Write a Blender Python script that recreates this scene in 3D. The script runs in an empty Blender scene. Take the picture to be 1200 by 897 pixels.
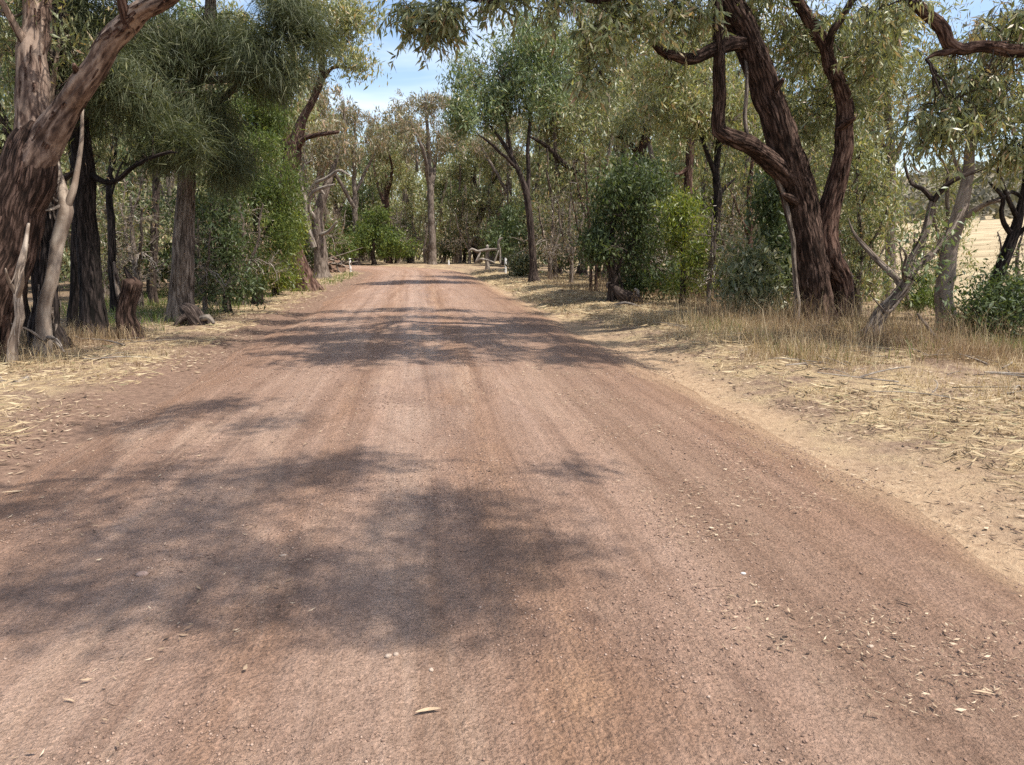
import bpy, math, random
import numpy as np
from mathutils import Vector, Matrix

# ------------------------------------------------------------------ camera, sky, sun, exposure
scene = bpy.context.scene
PITCH = math.radians(10.3)
FPX, CX, CY, EYE = 873.0, 600.0, 448.5, 1.6
cam_data = bpy.data.cameras.new('camera')
cam = bpy.data.objects.new('camera', cam_data)
scene.collection.objects.link(cam)
cam.location = (0, 0, EYE)
cam.rotation_euler = (math.pi / 2 - PITCH, 0, 0)
cam_data.sensor_width = 36.0
cam_data.lens = 36.0 * FPX / 1200.0
cam_data.clip_start = 0.05
cam_data.clip_end = 3000
scene.camera = cam

SUN_EL, SUN_AZ = math.radians(61), math.radians(112)      # azimuth clockwise from +Y
SUN = np.array([math.sin(SUN_AZ) * math.cos(SUN_EL), math.cos(SUN_AZ) * math.cos(SUN_EL), math.sin(SUN_EL)])
world = bpy.data.worlds.new('World')
scene.world = world
world.use_nodes = True
wn, wl = world.node_tree.nodes, world.node_tree.links
wn.clear()
w_out = wn.new('ShaderNodeOutputWorld')
w_bg = wn.new('ShaderNodeBackground')
w_sky = wn.new('ShaderNodeTexSky')
w_sky.sky_type = 'NISHITA'
w_sky.sun_disc = False
w_sky.sun_elevation = SUN_EL
w_sky.sun_rotation = SUN_AZ
w_sky.air_density = 1.0
w_sky.dust_density = 1.6
w_sky.ozone_density = 1.0
w_bg.inputs['Strength'].default_value = 0.15
w_tc = wn.new('ShaderNodeTexCoord')
w_map = wn.new('ShaderNodeMapping')
w_map.inputs['Scale'].default_value = (1.0, 1.0, 3.4)
w_noise = wn.new('ShaderNodeTexNoise')
w_noise.inputs['Scale'].default_value = 2.6
w_noise.inputs['Detail'].default_value = 6
w_noise.inputs['Roughness'].default_value = 0.55
w_noise.inputs['Distortion'].default_value = 0.5
w_ramp = wn.new('ShaderNodeValToRGB')
w_ramp.color_ramp.elements[0].position = 0.44
w_ramp.color_ramp.elements[0].color = (0, 0, 0, 1)
w_ramp.color_ramp.elements[1].position = 0.72
w_ramp.color_ramp.elements[1].color = (0.75, 0.75, 0.75, 1)
w_mix = wn.new('ShaderNodeMix')
w_mix.data_type = 'RGBA'
w_mix.inputs['B'].default_value = (6.2, 6.4, 6.6, 1)
wl.new(w_tc.outputs['Generated'], w_map.inputs['Vector'])
wl.new(w_map.outputs['Vector'], w_noise.inputs['Vector'])
wl.new(w_noise.outputs['Fac'], w_ramp.inputs['Fac'])
wl.new(w_ramp.outputs['Color'], w_mix.inputs['Factor'])
wl.new(w_sky.outputs['Color'], w_mix.inputs['A'])
wl.new(w_mix.outputs['Result'], w_bg.inputs['Color'])
wl.new(w_bg.outputs['Background'], w_out.inputs['Surface'])

sun_data = bpy.data.lights.new('sun', 'SUN')
sun_data.energy = 4.6
sun_data.angle = math.radians(0.53)
sun_data.color = (1.0, 0.95, 0.87)
sun = bpy.data.objects.new('sun', sun_data)
sun.rotation_euler = Vector(SUN).to_track_quat('Z', 'Y').to_euler()
scene.collection.objects.link(sun)

scene.view_settings.view_transform = 'Standard'
scene.view_settings.look = 'None'
scene.view_settings.exposure = 0.66
scene.view_settings.gamma = 1.0
scene.view_settings.use_curve_mapping = False
scene.render.engine = 'CYCLES'
scene.cycles.max_bounces = 7
scene.cycles.diffuse_bounces = 4
scene.cycles.glossy_bounces = 2
scene.cycles.transmission_bounces = 4
scene.cycles.sample_clamp_indirect = 6
scene.cycles.use_denoising = False
scene.cycles.denoising_prefilter = 'ACCURATE'

# ------------------------------------------------------------------ helpers
C = scene.collection
rng = np.random.default_rng(11)
COSP, SINP = math.cos(PITCH), math.sin(PITCH)


def at(px, py, D):
    """world point seen at photograph pixel (px, py) standing D metres ahead"""
    a, b = (px - CX) / FPX, (CY - py) / FPX
    t = D / (COSP + b * SINP)
    return np.array([t * a, D, EYE + t * (-SINP + b * COSP)])


def on_ground(px, py, z=0.0):
    a, b = (px - CX) / FPX, (CY - py) / FPX
    t = (z - EYE) / (-SINP + b * COSP)
    return np.array([t * a, t * (COSP + b * SINP), z])


def hash01(ix, iy, iz, seed):
    h = (ix.astype(np.int64) * 374761393 + iy.astype(np.int64) * 668265263 + iz.astype(np.int64) * 2147483647 + seed * 974634541) & 0xffffffff
    h = ((h ^ (h >> 13)) * 1274126177) & 0xffffffff
    h = ((h ^ (h >> 16)) * 2246822519) & 0xffffffff
    return ((h ^ (h >> 15)) & 0xffffff) / float(0xffffff)


def vnoise(p, seed=0):
    p = np.asarray(p, float)
    i = np.floor(p).astype(np.int64)
    f = p - i
    f = f * f * (3 - 2 * f)
    out = 0
    for dx in (0, 1):
        for dy in (0, 1):
            for dz in (0, 1):
                w = (f[:, 0] if dx else 1 - f[:, 0]) * (f[:, 1] if dy else 1 - f[:, 1]) * (f[:, 2] if dz else 1 - f[:, 2])
                out = out + w * hash01(i[:, 0] + dx, i[:, 1] + dy, i[:, 2] + dz, seed)
    return out


def fbm(p, seed=0, octaves=3):
    p = np.asarray(p, float)
    o, a, t = 0, 1.0, 0
    for k in range(octaves):
        o = o + a * vnoise(p * (2 ** k), seed + k * 17)
        t += a
        a *= 0.5
    return o / t


def xy3(x, y, s=1.0):
    x = np.asarray(x, float).ravel(); y = np.asarray(y, float).ravel()
    return np.stack([x * s, y * s, np.zeros_like(x)], 1)


def mesh_np(name, V, F, UV=None, smooth=False):
    V = np.asarray(V, np.float32); F = np.asarray(F, np.int32)
    me = bpy.data.meshes.new(name)
    n, k = F.shape
    me.vertices.add(len(V)); me.vertices.foreach_set('co', V.ravel())
    me.loops.add(n * k); me.loops.foreach_set('vertex_index', F.ravel())
    me.polygons.add(n)
    me.polygons.foreach_set('loop_start', np.arange(0, n * k, k, dtype=np.int32))
    me.polygons.foreach_set('loop_total', np.full(n, k, np.int32))
    if smooth:
        me.polygons.foreach_set('use_smooth', np.ones(n, bool))
    if UV is not None:
        uv = me.uv_layers.new(name='UVMap')
        uv.data.foreach_set('uv', np.asarray(UV, np.float32).ravel())
    me.update(calc_edges=True)
    return me


def obj(name, me, mat=None, parent=None, kind=None, label=None, cat=None, group=None, loc=None):
    o = bpy.data.objects.new(name, me)
    C.objects.link(o)
    if mat is not None and me is not None and not me.materials:
        me.materials.append(mat)
    if loc is not None:
        o.location = loc
    if parent is not None:
        o.parent = parent
    if kind: o['kind'] = kind
    if label: o['label'] = label
    if cat: o['category'] = cat
    if group: o['group'] = group
    return o


def cat_mesh(parts):
    """join (V, F[, UV]) arrays"""
    off, Vs, Fs, Us = 0, [], [], []
    for p in parts:
        Vs.append(p[0]); Fs.append(p[1] + off); off += len(p[0])
        if len(p) > 2: Us.append(p[2])
    return (np.concatenate(Vs), np.concatenate(Fs)) + ((np.concatenate(Us),) if Us else ())


def norm(v):
    return v / np.maximum(np.linalg.norm(v, axis=-1, keepdims=True), 1e-9)


def spline(P, step=0.12):
    P = np.asarray(P, float)
    Q = np.vstack([2 * P[0] - P[1], P, 2 * P[-1] - P[-2]])
    out = []
    for i in range(1, len(Q) - 2):
        n = max(2, int(np.linalg.norm((Q[i + 1] - Q[i])[:3]) / step))
        t = np.linspace(0, 1, n, endpoint=False)[:, None]
        a, b, c, d = Q[i - 1], Q[i], Q[i + 1], Q[i + 2]
        out.append(0.5 * (2 * b + (c - a) * t + (2 * a - 5 * b + 4 * c - d) * t ** 2 + (3 * b - a - 3 * c + d) * t ** 3))
    out.append(P[-1:])
    return np.concatenate(out)


def tube(P, R, sides=12, rough=0.0, seed=0, ridges=0.0, lump=0.0):
    """one limb: path (n,3), radii (n,), uneven bark, closed tip; quads with UV in metres"""
    P = np.asarray(P, float); R = np.asarray(R, float); n = len(P)
    T = norm(np.gradient(P, axis=0))
    ref = np.cross(T[0], [0.31, 0.77, 0.2]); ref /= np.linalg.norm(ref)
    U = np.zeros_like(P); u = ref
    for i in range(n):
        u = u - T[i] * (u @ T[i]); u = u / np.linalg.norm(u); U[i] = u
    W = np.cross(T, U)
    L = np.concatenate([[0], np.cumsum(np.linalg.norm(np.diff(P, axis=0), axis=1))])
    th = np.linspace(0, 2 * math.pi, sides, endpoint=False)
    ct, st = np.cos(th), np.sin(th)
    A = np.repeat(th[None], n, 0); B = np.repeat(L[:, None], sides, 1)
    rr = np.repeat(R[:, None], sides, 1)
    q = np.stack([np.cos(A).ravel() * 2.2, np.sin(A).ravel() * 2.2, B.ravel() * 1.3], 1)
    mult = np.ones((n, sides))
    if rough:
        mult += rough * (fbm(q * 1.6 + seed * 3.1, seed, 3).reshape(n, sides) - 0.5) * 2
    if lump:
        mult += lump * (vnoise(q * np.array([0.6, 0.6, 0.9]) + seed * 1.7, seed + 5).reshape(n, sides) - 0.5) * 2
    if ridges:
        tw = 0.25 * np.sin(B.ravel() * 0.9 + seed)
        q2 = np.stack([np.cos(A.ravel() + tw) * 7, np.sin(A.ravel() + tw) * 7, B.ravel() * 1.5], 1)
        mult += ridges * (np.abs(vnoise(q2, seed + 9).reshape(n, sides) - 0.5) * 2 - 0.4)
        q2 = q2 * np.array([2.1, 2.1, 2.3])
        mult += 0.5 * ridges * (np.abs(vnoise(q2, seed + 12).reshape(n, sides) - 0.5) * 2 - 0.4)
    rr = rr * mult
    V = P[:, None] + U[:, None] * (rr * ct)[..., None] + W[:, None] * (rr * st)[..., None]
    V = np.vstack([V.reshape(-1, 3), P[-1] + T[-1] * R[-1] * 0.6])
    i, j = np.meshgrid(np.arange(n - 1), np.arange(sides), indexing='ij')
    j2 = (j + 1) % sides
    F = np.stack([i * sides + j, i * sides + j2, (i + 1) * sides + j2, (i + 1) * sides + j], -1).reshape(-1, 4)
    circ = 2 * math.pi * float(np.mean(R))
    u0, u1 = j / sides * circ, (j + 1) / sides * circ
    UV = np.stack([np.stack([u0, L[i]], -1), np.stack([u1, L[i]], -1), np.stack([u1, L[i + 1]], -1), np.stack([u0, L[i + 1]], -1)], 2).reshape(-1, 2)
    tip = len(V) - 1
    k = np.arange(0, sides, 2)
    base = (n - 1) * sides
    Fc = np.stack([base + k, base + (k + 1) % sides, base + (k + 2) % sides, np.full(len(k), tip)], 1)
    UVc = np.zeros((len(Fc) * 4, 2)); UVc[:, 1] = L[-1]
    return V, np.vstack([F, Fc]), np.vstack([UV, UVc])


def batch_tubes(P, R, sides=4):
    """P (N,K,3), R (N,K)"""
    N, K, _ = P.shape
    T = norm(np.gradient(P, axis=1))
    chord = norm(P[:, -1] - P[:, 0])
    ref = norm(np.cross(chord, norm(rng.normal(size=(N, 3)) + 0.01)))[:, None]
    U = norm(ref - T * np.sum(ref * T, -1, keepdims=True))
    W = np.cross(T, U)
    th = np.linspace(0, 2 * math.pi, sides, endpoint=False)
    V = P[:, :, None] + R[:, :, None, None] * (U[:, :, None] * np.cos(th)[None, None, :, None] + W[:, :, None] * np.sin(th)[None, None, :, None])
    n, i, j = np.meshgrid(np.arange(N), np.arange(K - 1), np.arange(sides), indexing='ij')
    b = n * K * sides; j2 = (j + 1) % sides
    F = np.stack([b + i * sides + j, b + i * sides + j2, b + (i + 1) * sides + j2, b + (i + 1) * sides + j], -1).reshape(-1, 4)
    uv = np.stack([j * 0.02, i * 0.2], -1).reshape(-1, 1, 2).repeat(4, 1)
    uv[:, 1, 0] += 0.02; uv[:, 2] += [0.02, 0.2]; uv[:, 3, 1] += 0.2
    return V.reshape(-1, 3), F, uv.reshape(-1, 2)


def bezier(A, B, Cc, K):
    t = np.linspace(0, 1, K)[None, :, None]
    return (1 - t) ** 2 * A[:, None] + 2 * t * (1 - t) * B[:, None] + t ** 2 * Cc[:, None]


def leaves(Cn, k, spread, length, width, droop, fold=0.25, size_var=0.3):
    """k kite-shaped folded leaves round each cluster point"""
    n = len(Cn) * k
    c = np.repeat(Cn, k, 0)
    g = rng.normal(size=(n, 3)) * np.asarray(spread)
    p = c + g
    d = rng.normal(size=(n, 3)) * (1 - droop * 0.55)
    d[:, 2] -= droop * 1.9
    d = norm(d)
    w = norm(np.cross(d, norm(rng.normal(size=(n, 3)))))
    nn = np.cross(d, w)
    L = (length * (1 + size_var * rng.normal(size=n)).clip(0.4, 1.8))[:, None]
    Wd = width * (L / length) * (0.8 + 0.4 * rng.random((n, 1)))
    V = np.stack([p - d * L * 0.5, p - d * L * 0.05 + w * Wd * 0.5 + nn * Wd * fold, p + d * L * 0.5 + nn * L * 0.08, p - d * L * 0.05 - w * Wd * 0.5 + nn * Wd * fold], 1).reshape(-1, 3)
    b = np.arange(n)[:, None] * 4
    F = np.stack([b + [0, 1, 2], b + [0, 2, 3]], 1).reshape(-1, 3)
    return V, F


def sprays(Cn, k, length, width, droop, m=3, reach=0.34):
    """each cluster is a few hanging branchlets with the leaves set along them"""
    N = len(Cn) * m
    a = np.repeat(Cn, m, 0)
    d = rng.normal(size=(N, 3)) * [1, 1, 0.5] + [0, 0, -0.9 * droop]
    R_ = reach * (0.5 + rng.random((N, 1)))
    e = a + norm(d) * R_ + np.array([0, 0, -0.25]) * R_
    P = bezier(a, (a + e) / 2 + np.array([0, 0, 0.22]) * R_, e, 3)
    tw = batch_tubes(P, np.full((N, 3), 0.0028) * np.array([1.3, 1, 0.6])[None], 3)
    per = max(1, k // m)
    t = rng.random((N, per, 1)) ** 0.7
    A_, B_, E_ = a[:, None], ((a + e) / 2 + np.array([0, 0, 0.22]) * R_)[:, None], e[:, None]
    q = (1 - t) ** 2 * A_ + 2 * t * (1 - t) * B_ + t ** 2 * E_
    lf = norm(norm(E_ - A_) * 0.5 + rng.normal(size=(N, per, 3)) * 0.6 + np.array([0, 0, -droop * 0.9]))
    n = N * per
    q = q.reshape(n, 3); lf = lf.reshape(n, 3)
    L = (length * (1 + 0.3 * rng.normal(size=(n, 1))).clip(0.4, 1.7))
    w = norm(np.cross(lf, rng.normal(size=(n, 3))))
    nn = np.cross(lf, w)
    Wd = width * L / length * (0.8 + 0.4 * rng.random((n, 1)))
    V = np.stack([q, q + lf * L * 0.42 + w * Wd * 0.5 + nn * Wd * 0.2, q + lf * L + nn * L * 0.12, q + lf * L * 0.42 - w * Wd * 0.5 + nn * Wd * 0.2], 1).reshape(-1, 3)
    b = np.arange(n)[:, None] * 4
    return V, np.stack([b + [0, 1, 2], b + [0, 2, 3]], 1).reshape(-1, 3), tw


def needles(Cn, Dn, k, spread, length, width, fan=0.55):
    n = len(Cn) * k
    c = np.repeat(Cn, k, 0); dd = np.repeat(Dn, k, 0)
    p = c + rng.normal(size=(n, 3)) * spread
    d = norm(dd + rng.normal(size=(n, 3)) * fan)
    w = norm(np.cross(d, rng.normal(size=(n, 3))))
    L = length * (0.6 + 0.8 * rng.random((n, 1)))
    V = np.stack([p + w * width, p - w * width, p + d * L + np.array([0, 0, -0.12]) * L], 1).reshape(-1, 3)
    F = np.arange(n * 3).reshape(-1, 3)
    return V, F


def blades(X, Y, Z, H, lean, width):
    n = len(X)
    b = np.stack([X, Y, Z], 1)
    a = rng.random(n) * 2 * math.pi
    l = np.stack([np.cos(a), np.sin(a), np.zeros(n)], 1) * (lean * (0.3 + 1.0 * rng.random(n)) * H)[:, None]
    a2 = rng.random(n) * math.pi
    w = np.stack([np.cos(a2), np.sin(a2), np.zeros(n)], 1) * (width * (0.6 + 0.8 * rng.random(n)))[:, None]
    up = np.array([0, 0, 1.0])
    m = b + l * 0.35 + up * (H * 0.6)[:, None]
    t = b + l + up * (H * (1 - 0.35 * lean))[:, None]
    V = np.stack([b - w, b + w, m + w * 0.7, m - w * 0.7, t], 1).reshape(-1, 3)
    q = np.arange(n)[:, None] * 5
    F = np.stack([q + [0, 1, 2], q + [0, 2, 3], q + [3, 2, 4]], 1).reshape(-1, 3)
    return V, F


# ------------------------------------------------------------------ materials
def new_mat(name):
    m = bpy.data.materials.new(name)
    m.use_nodes = True
    nt = m.node_tree
    nt.nodes.clear()
    out = nt.nodes.new('ShaderNodeOutputMaterial')
    return m, nt, out


def nd(nt, typ, **kw):
    n = nt.nodes.new(typ)
    for k, v in kw.items():
        if k.startswith('i_'):
            key = k[2:].replace('_', ' ')
            n.inputs[key].default_value = v
        else:
            setattr(n, k, v)
    return n


def ramp(nt, fac, stops, interp='LINEAR'):
    r = nt.nodes.new('ShaderNodeValToRGB')
    cr = r.color_ramp
    cr.interpolation = interp
    while len(cr.elements) < len(stops):
        cr.elements.new(0.5)
    for e, (p, c) in zip(cr.elements, stops):
        e.position = p
        e.color = (*c, 1) if len(c) == 3 else c
    nt.links.new(fac, r.inputs['Fac'])
    return r.outputs['Color']


def mixc(nt, fac, a, b, blend='MIX'):
    m = nt.nodes.new('ShaderNodeMix')
    m.data_type = 'RGBA'; m.blend_type = blend
    for s, key in ((fac, 'Factor'), (a, 'A'), (b, 'B')):
        sock = [i for i in m.inputs if i.name == key and i.type == ('VALUE' if key == 'Factor' else 'RGBA')][0]
        if hasattr(s, 'links'): nt.links.new(s, sock)
        elif key == 'Factor': sock.default_value = s
        else: sock.default_value = (*s, 1)
    return [o for o in m.outputs if o.type == 'RGBA'][0]


def math_n(nt, op, a, b=None, c=None, clamp=False):
    m = nt.nodes.new('ShaderNodeMath'); m.operation = op; m.use_clamp = clamp
    for i, s in enumerate((a, b, c)):
        if s is None: continue
        if hasattr(s, 'links'): nt.links.new(s, m.inputs[i])
        else: m.inputs[i].default_value = s
    return m.outputs[0]


def noise_n(nt, vec, scale, detail=3, rough=0.55, dist=0.0):
    n = nt.nodes.new('ShaderNodeTexNoise')
    n.inputs['Scale'].default_value = scale
    n.inputs['Detail'].default_value = detail
    n.inputs['Roughness'].default_value = rough
    n.inputs['Distortion'].default_value = dist
    nt.links.new(vec, n.inputs['Vector'])
    return n.outputs['Fac']


def mapping(nt, vec, scale=(1, 1, 1), loc=(0, 0, 0)):
    m = nt.nodes.new('ShaderNodeMapping')
    m.inputs['Scale'].default_value = scale
    m.inputs['Location'].default_value = loc
    nt.links.new(vec, m.inputs['Vector'])
    return m.outputs['Vector']


def principled(nt, out, color, rough=0.9, spec=0.2, bump=None, bump_strength=0.5, bump_dist=0.02):
    p = nt.nodes.new('ShaderNodeBsdfPrincipled')
    if hasattr(color, 'links'): nt.links.new(color, p.inputs['Base Color'])
    else: p.inputs['Base Color'].default_value = (*color, 1)
    if hasattr(rough, 'links'): nt.links.new(rough, p.inputs['Roughness'])
    else: p.inputs['Roughness'].default_value = rough
    p.inputs['Specular IOR Level'].default_value = spec
    if bump is not None:
        b = nt.nodes.new('ShaderNodeBump')
        b.inputs['Strength'].default_value = bump_strength
        b.inputs['Distance'].default_value = bump_dist
        nt.links.new(bump, b.inputs['Height'])
        nt.links.new(b.outputs['Normal'], p.inputs['Normal'])
    nt.links.new(p.outputs['BSDF'], out.inputs['Surface'])
    return p


def bark_mat(name, dark, mid, light, fib=(28, 2.2), patch=1.2, patch_col=None, bump=1.0, dist=0.06, fissure=0.14):
    m, nt, out = new_mat(name)
    uv = nd(nt, 'ShaderNodeUVMap').outputs['UV']
    tc = nd(nt, 'ShaderNodeTexCoord').outputs['Object']
    f = noise_n(nt, mapping(nt, uv, (fib[0], fib[1], 1)), 1.0, 5, 0.62, 0.6)
    f2 = noise_n(nt, mapping(nt, tc, (9, 9, 3)), 1.0, 4, 0.6)
    vor = nt.nodes.new('ShaderNodeTexVoronoi'); vor.feature = 'DISTANCE_TO_EDGE'; vor.inputs['Scale'].default_value = 1.0
    wv = nt.nodes.new('ShaderNodeVectorMath'); wv.operation = 'ADD'
    nz = nt.nodes.new('ShaderNodeTexNoise'); nz.inputs['Scale'].default_value = 7.0; nz.inputs['Detail'].default_value = 3
    nt.links.new(uv, nz.inputs['Vector'])
    sc_ = nt.nodes.new('ShaderNodeVectorMath'); sc_.operation = 'SCALE'; sc_.inputs['Scale'].default_value = 0.05
    nt.links.new(nz.outputs['Color'], sc_.inputs[0])
    nt.links.new(uv, wv.inputs[0]); nt.links.new(sc_.outputs[0], wv.inputs[1])
    nt.links.new(mapping(nt, wv.outputs[0], (fib[0] * 0.8, fib[1] * 0.75, 1)), vor.inputs['Vector'])
    crack = ramp(nt, vor.outputs['Distance'], [(0.0, (0, 0, 0)), (0.22, (1, 1, 1))])
    h = math_n(nt, 'ADD', math_n(nt, 'MULTIPLY', f, 0.55), math_n(nt, 'MULTIPLY', f2, 0.3))
    h = math_n(nt, 'ADD', h, math_n(nt, 'MULTIPLY', math_n(nt, 'SUBTRACT', crack, 0.45), fissure))
    h = math_n(nt, 'ADD', h, 0.06)
    col = ramp(nt, h, [(0.39, dark), (0.49, mid), (0.62, light)])
    if patch_col is not None:
        pf = ramp(nt, noise_n(nt, mapping(nt, tc, (patch, patch, patch * 0.5)), 1.0, 4, 0.6, 0.8), [(0.46, (0, 0, 0)), (0.56, (1, 1, 1))])
        col = mixc(nt, pf, col, patch_col)
    principled(nt, out, col, 0.93, 0.12, h, bump, dist)
    return m


def leaf_mat(name, stops, trans=0.32, rough=0.42, spec=0.5, tint=(1.25, 1.25, 0.6), gain=1.0):
    """leaf colour differs leaf by leaf; some light passes through"""
    m, nt, out = new_mat(name)
    r = nd(nt, 'ShaderNodeNewGeometry').outputs['Random Per Island']
    col = ramp(nt, r, [(a, tuple(min(0.75, v * gain) for v in c)) for a, c in stops])
    p = nt.nodes.new('ShaderNodeBsdfPrincipled')
    nt.links.new(col, p.inputs['Base Color'])
    p.inputs['Roughness'].default_value = rough
    p.inputs['Specular IOR Level'].default_value = spec
    t = nt.nodes.new('ShaderNodeBsdfTranslucent')
    nt.links.new(mixc(nt, 1.0, col, tint, 'MULTIPLY'), t.inputs['Color'])
    mx = nt.nodes.new('ShaderNodeMixShader')
    mx.inputs['Fac'].default_value = trans
    nt.links.new(p.outputs['BSDF'], mx.inputs[1]); nt.links.new(t.outputs['BSDF'], mx.inputs[2])
    nt.links.new(mx.outputs['Shader'], out.inputs['Surface'])
    return m


BARK = {
    'stringy': bark_mat('bark_stringy', (0.014, 0.009, 0.007), (0.045, 0.027, 0.02), (0.14, 0.09, 0.07), (26, 3.2)),
    'red': bark_mat('bark_red', (0.022, 0.012, 0.009), (0.075, 0.041, 0.03), (0.185, 0.118, 0.09), (24, 3.4)),
    'gum': bark_mat('bark_gum', (0.05, 0.032, 0.025), (0.155, 0.104, 0.08), (0.36, 0.27, 0.21), (16, 2.2), 1.3, (0.3, 0.22, 0.17), 0.9, 0.035, 0.08),
    'grey': bark_mat('bark_grey', (0.06, 0.045, 0.035), (0.16, 0.125, 0.1), (0.28, 0.23, 0.19), (26, 3.0)),
    'pale': bark_mat('bark_pale', dark=(0.16, 0.12, 0.095), mid=(0.32, 0.255, 0.2), light=(0.47, 0.4, 0.33), fib=(8, 1.5), patch=2.2, patch_col=(0.2, 0.15, 0.115), bump=0.5, dist=0.02, fissure=0.0),
    'black': bark_mat('bark_black', (0.008, 0.007, 0.006), (0.024, 0.018, 0.016), (0.06, 0.046, 0.04), (30, 3.0), 1.0, None, 1.0, 0.04),
    'dead': bark_mat('bark_dead', (0.09, 0.072, 0.06), (0.24, 0.2, 0.165), (0.42, 0.37, 0.31), (30, 2.0), 1.0, None, 0.7, 0.02),
    'dark': bark_mat('bark_dark', (0.018, 0.013, 0.011), (0.05, 0.036, 0.03), (0.12, 0.09, 0.075), (30, 2.4)),
}
BR = [(0.0, (0.075, 0.09, 0.042)), (0.45, (0.135, 0.146, 0.07)), (0.8, (0.215, 0.21, 0.105)), (0.92, (0.24, 0.195, 0.11)), (1.0, (0.27, 0.17, 0.11))]
LEAF = {
    'gum': leaf_mat('leaf_gum', BR, gain=1.62),
    'gum_green': leaf_mat('leaf_gum_green', [(0, (0.06, 0.088, 0.04)), (0.5, (0.105, 0.135, 0.062)), (0.9, (0.18, 0.195, 0.1)), (1, (0.24, 0.19, 0.1))], gain=1.62),
    'gum_yellow': leaf_mat('leaf_gum_yellow', [(0, (0.1, 0.12, 0.055)), (0.5, (0.175, 0.18, 0.085)), (0.85, (0.26, 0.235, 0.11)), (1, (0.3, 0.19, 0.11))], gain=1.5),
    'gum_brown': leaf_mat('leaf_gum_brown', [(0, (0.075, 0.08, 0.045)), (0.4, (0.14, 0.13, 0.08)), (0.75, (0.21, 0.165, 0.105)), (1, (0.25, 0.16, 0.11))], 0.3, gain=1.55),
    'gum_dry': leaf_mat('leaf_gum_dry', [(0, (0.1, 0.105, 0.055)), (0.5, (0.2, 0.165, 0.1)), (1, (0.33, 0.22, 0.14))], 0.3),
    'she_oak': leaf_mat('leaf_she_oak', [(0, (0.05, 0.062, 0.032)), (0.6, (0.09, 0.108, 0.054)), (1, (0.19, 0.19, 0.1))], 0.35, 0.55, 0.3),
    'ballart': leaf_mat('leaf_ballart', [(0, (0.055, 0.085, 0.025)), (0.5, (0.1, 0.14, 0.04)), (1, (0.2, 0.23, 0.06))], 0.4, 0.5, 0.3),
    'shrub': leaf_mat('leaf_shrub', [(0, (0.042, 0.062, 0.026)), (0.6, (0.078, 0.108, 0.042)), (1, (0.15, 0.175, 0.075))], 0.32, 0.5, 0.35),
    'wattle': leaf_mat('leaf_wattle', [(0, (0.08, 0.12, 0.025)), (0.5, (0.15, 0.19, 0.035)), (1, (0.28, 0.28, 0.055))], 0.42),
    'pale_shrub': leaf_mat('leaf_pale_shrub', [(0, (0.12, 0.15, 0.08)), (0.6, (0.22, 0.235, 0.13)), (1, (0.33, 0.29, 0.17))], 0.3, 0.4, 0.5),
    'straw': leaf_mat('grass_straw', [(0, (0.26, 0.18, 0.105)), (0.5, (0.43, 0.325, 0.19)), (0.9, (0.58, 0.47, 0.3)), (1, (0.26, 0.24, 0.12))], 0.3, 0.6, 0.25, (1.1, 1.05, 0.8)),
    'straw_brown': leaf_mat('grass_brown', [(0, (0.14, 0.09, 0.055)), (0.5, (0.25, 0.17, 0.105)), (1, (0.42, 0.31, 0.18))], 0.25, 0.7, 0.15, (1.1, 1.0, 0.8)),
    'grass': leaf_mat('grass_green', [(0, (0.08, 0.13, 0.03)), (0.6, (0.14, 0.19, 0.05)), (1, (0.34, 0.29, 0.12))], 0.35, 0.5, 0.3),
    'litter': leaf_mat('leaf_litter', [(0, (0.07, 0.045, 0.032)), (0.35, (0.2, 0.13, 0.088)), (0.75, (0.36, 0.265, 0.175)), (1, (0.56, 0.45, 0.32))], 0.1, 0.7, 0.2),
    'scrub': leaf_mat('leaf_scrub', [(0, (0.085, 0.08, 0.06)), (0.5, (0.14, 0.125, 0.095)), (1, (0.19, 0.165, 0.12))], 0.2, 0.7, 0.1),
}

# ------------------------------------------------------------------ the lie of the land
def centreline():
    pts = []
    for y in np.arange(-14, 46, 1.0):
        pts.append((0.15 - 0.125 * y, y))
    x0, y0, a0, Rr = 0.15 - 0.125 * 46, 46.0, math.atan(0.125), 26.0
    for a in np.linspace(0, math.radians(82), 40):
        pts.append((x0 - Rr * (math.cos(a0) - math.cos(a0 + a)), y0 + Rr * (math.sin(a0 + a) - math.sin(a0))))
    (xa, ya), (xb, yb) = pts[-2], pts[-1]
    d = np.array([xb - xa, yb - ya]); d /= np.linalg.norm(d)
    for k in range(1, 50):
        pts.append((xb + d[0] * k, yb + d[1] * k))
    return np.array(pts)


CL = centreline()
CLT = norm(np.gradient(CL, axis=0))
CLL = np.concatenate([[0], np.cumsum(np.linalg.norm(np.diff(CL, axis=0), axis=1))])


def lateral(x, y):
    """signed distance from the road's centreline (right positive) and distance along it"""
    x = np.asarray(x, float).ravel(); y = np.asarray(y, float).ravel()
    s = np.empty(len(x)); v = np.empty(len(x))
    for a in range(0, len(x), 20000):
        xx, yy = x[a:a + 20000], y[a:a + 20000]
        d2 = (xx[:, None] - CL[None, :, 0]) ** 2 + (yy[:, None] - CL[None, :, 1]) ** 2
        k = d2.argmin(1)
        dx, dy = xx - CL[k, 0], yy - CL[k, 1]
        sd = dx * CLT[k, 1] - dy * CLT[k, 0]
        along = dx * CLT[k, 0] + dy * CLT[k, 1]
        end = (k == 0) | (k == len(CL) - 1)
        s[a:a + 20000] = np.where(end, np.sign(sd) * np.sqrt(d2.min(1)), sd)
        v[a:a + 20000] = CLL[k] + along
    return s, v


def sstep(a, b, x):
    t = np.clip((x - a) / float(b - a), 0, 1)
    return t * t * (3 - 2 * t)


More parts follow.
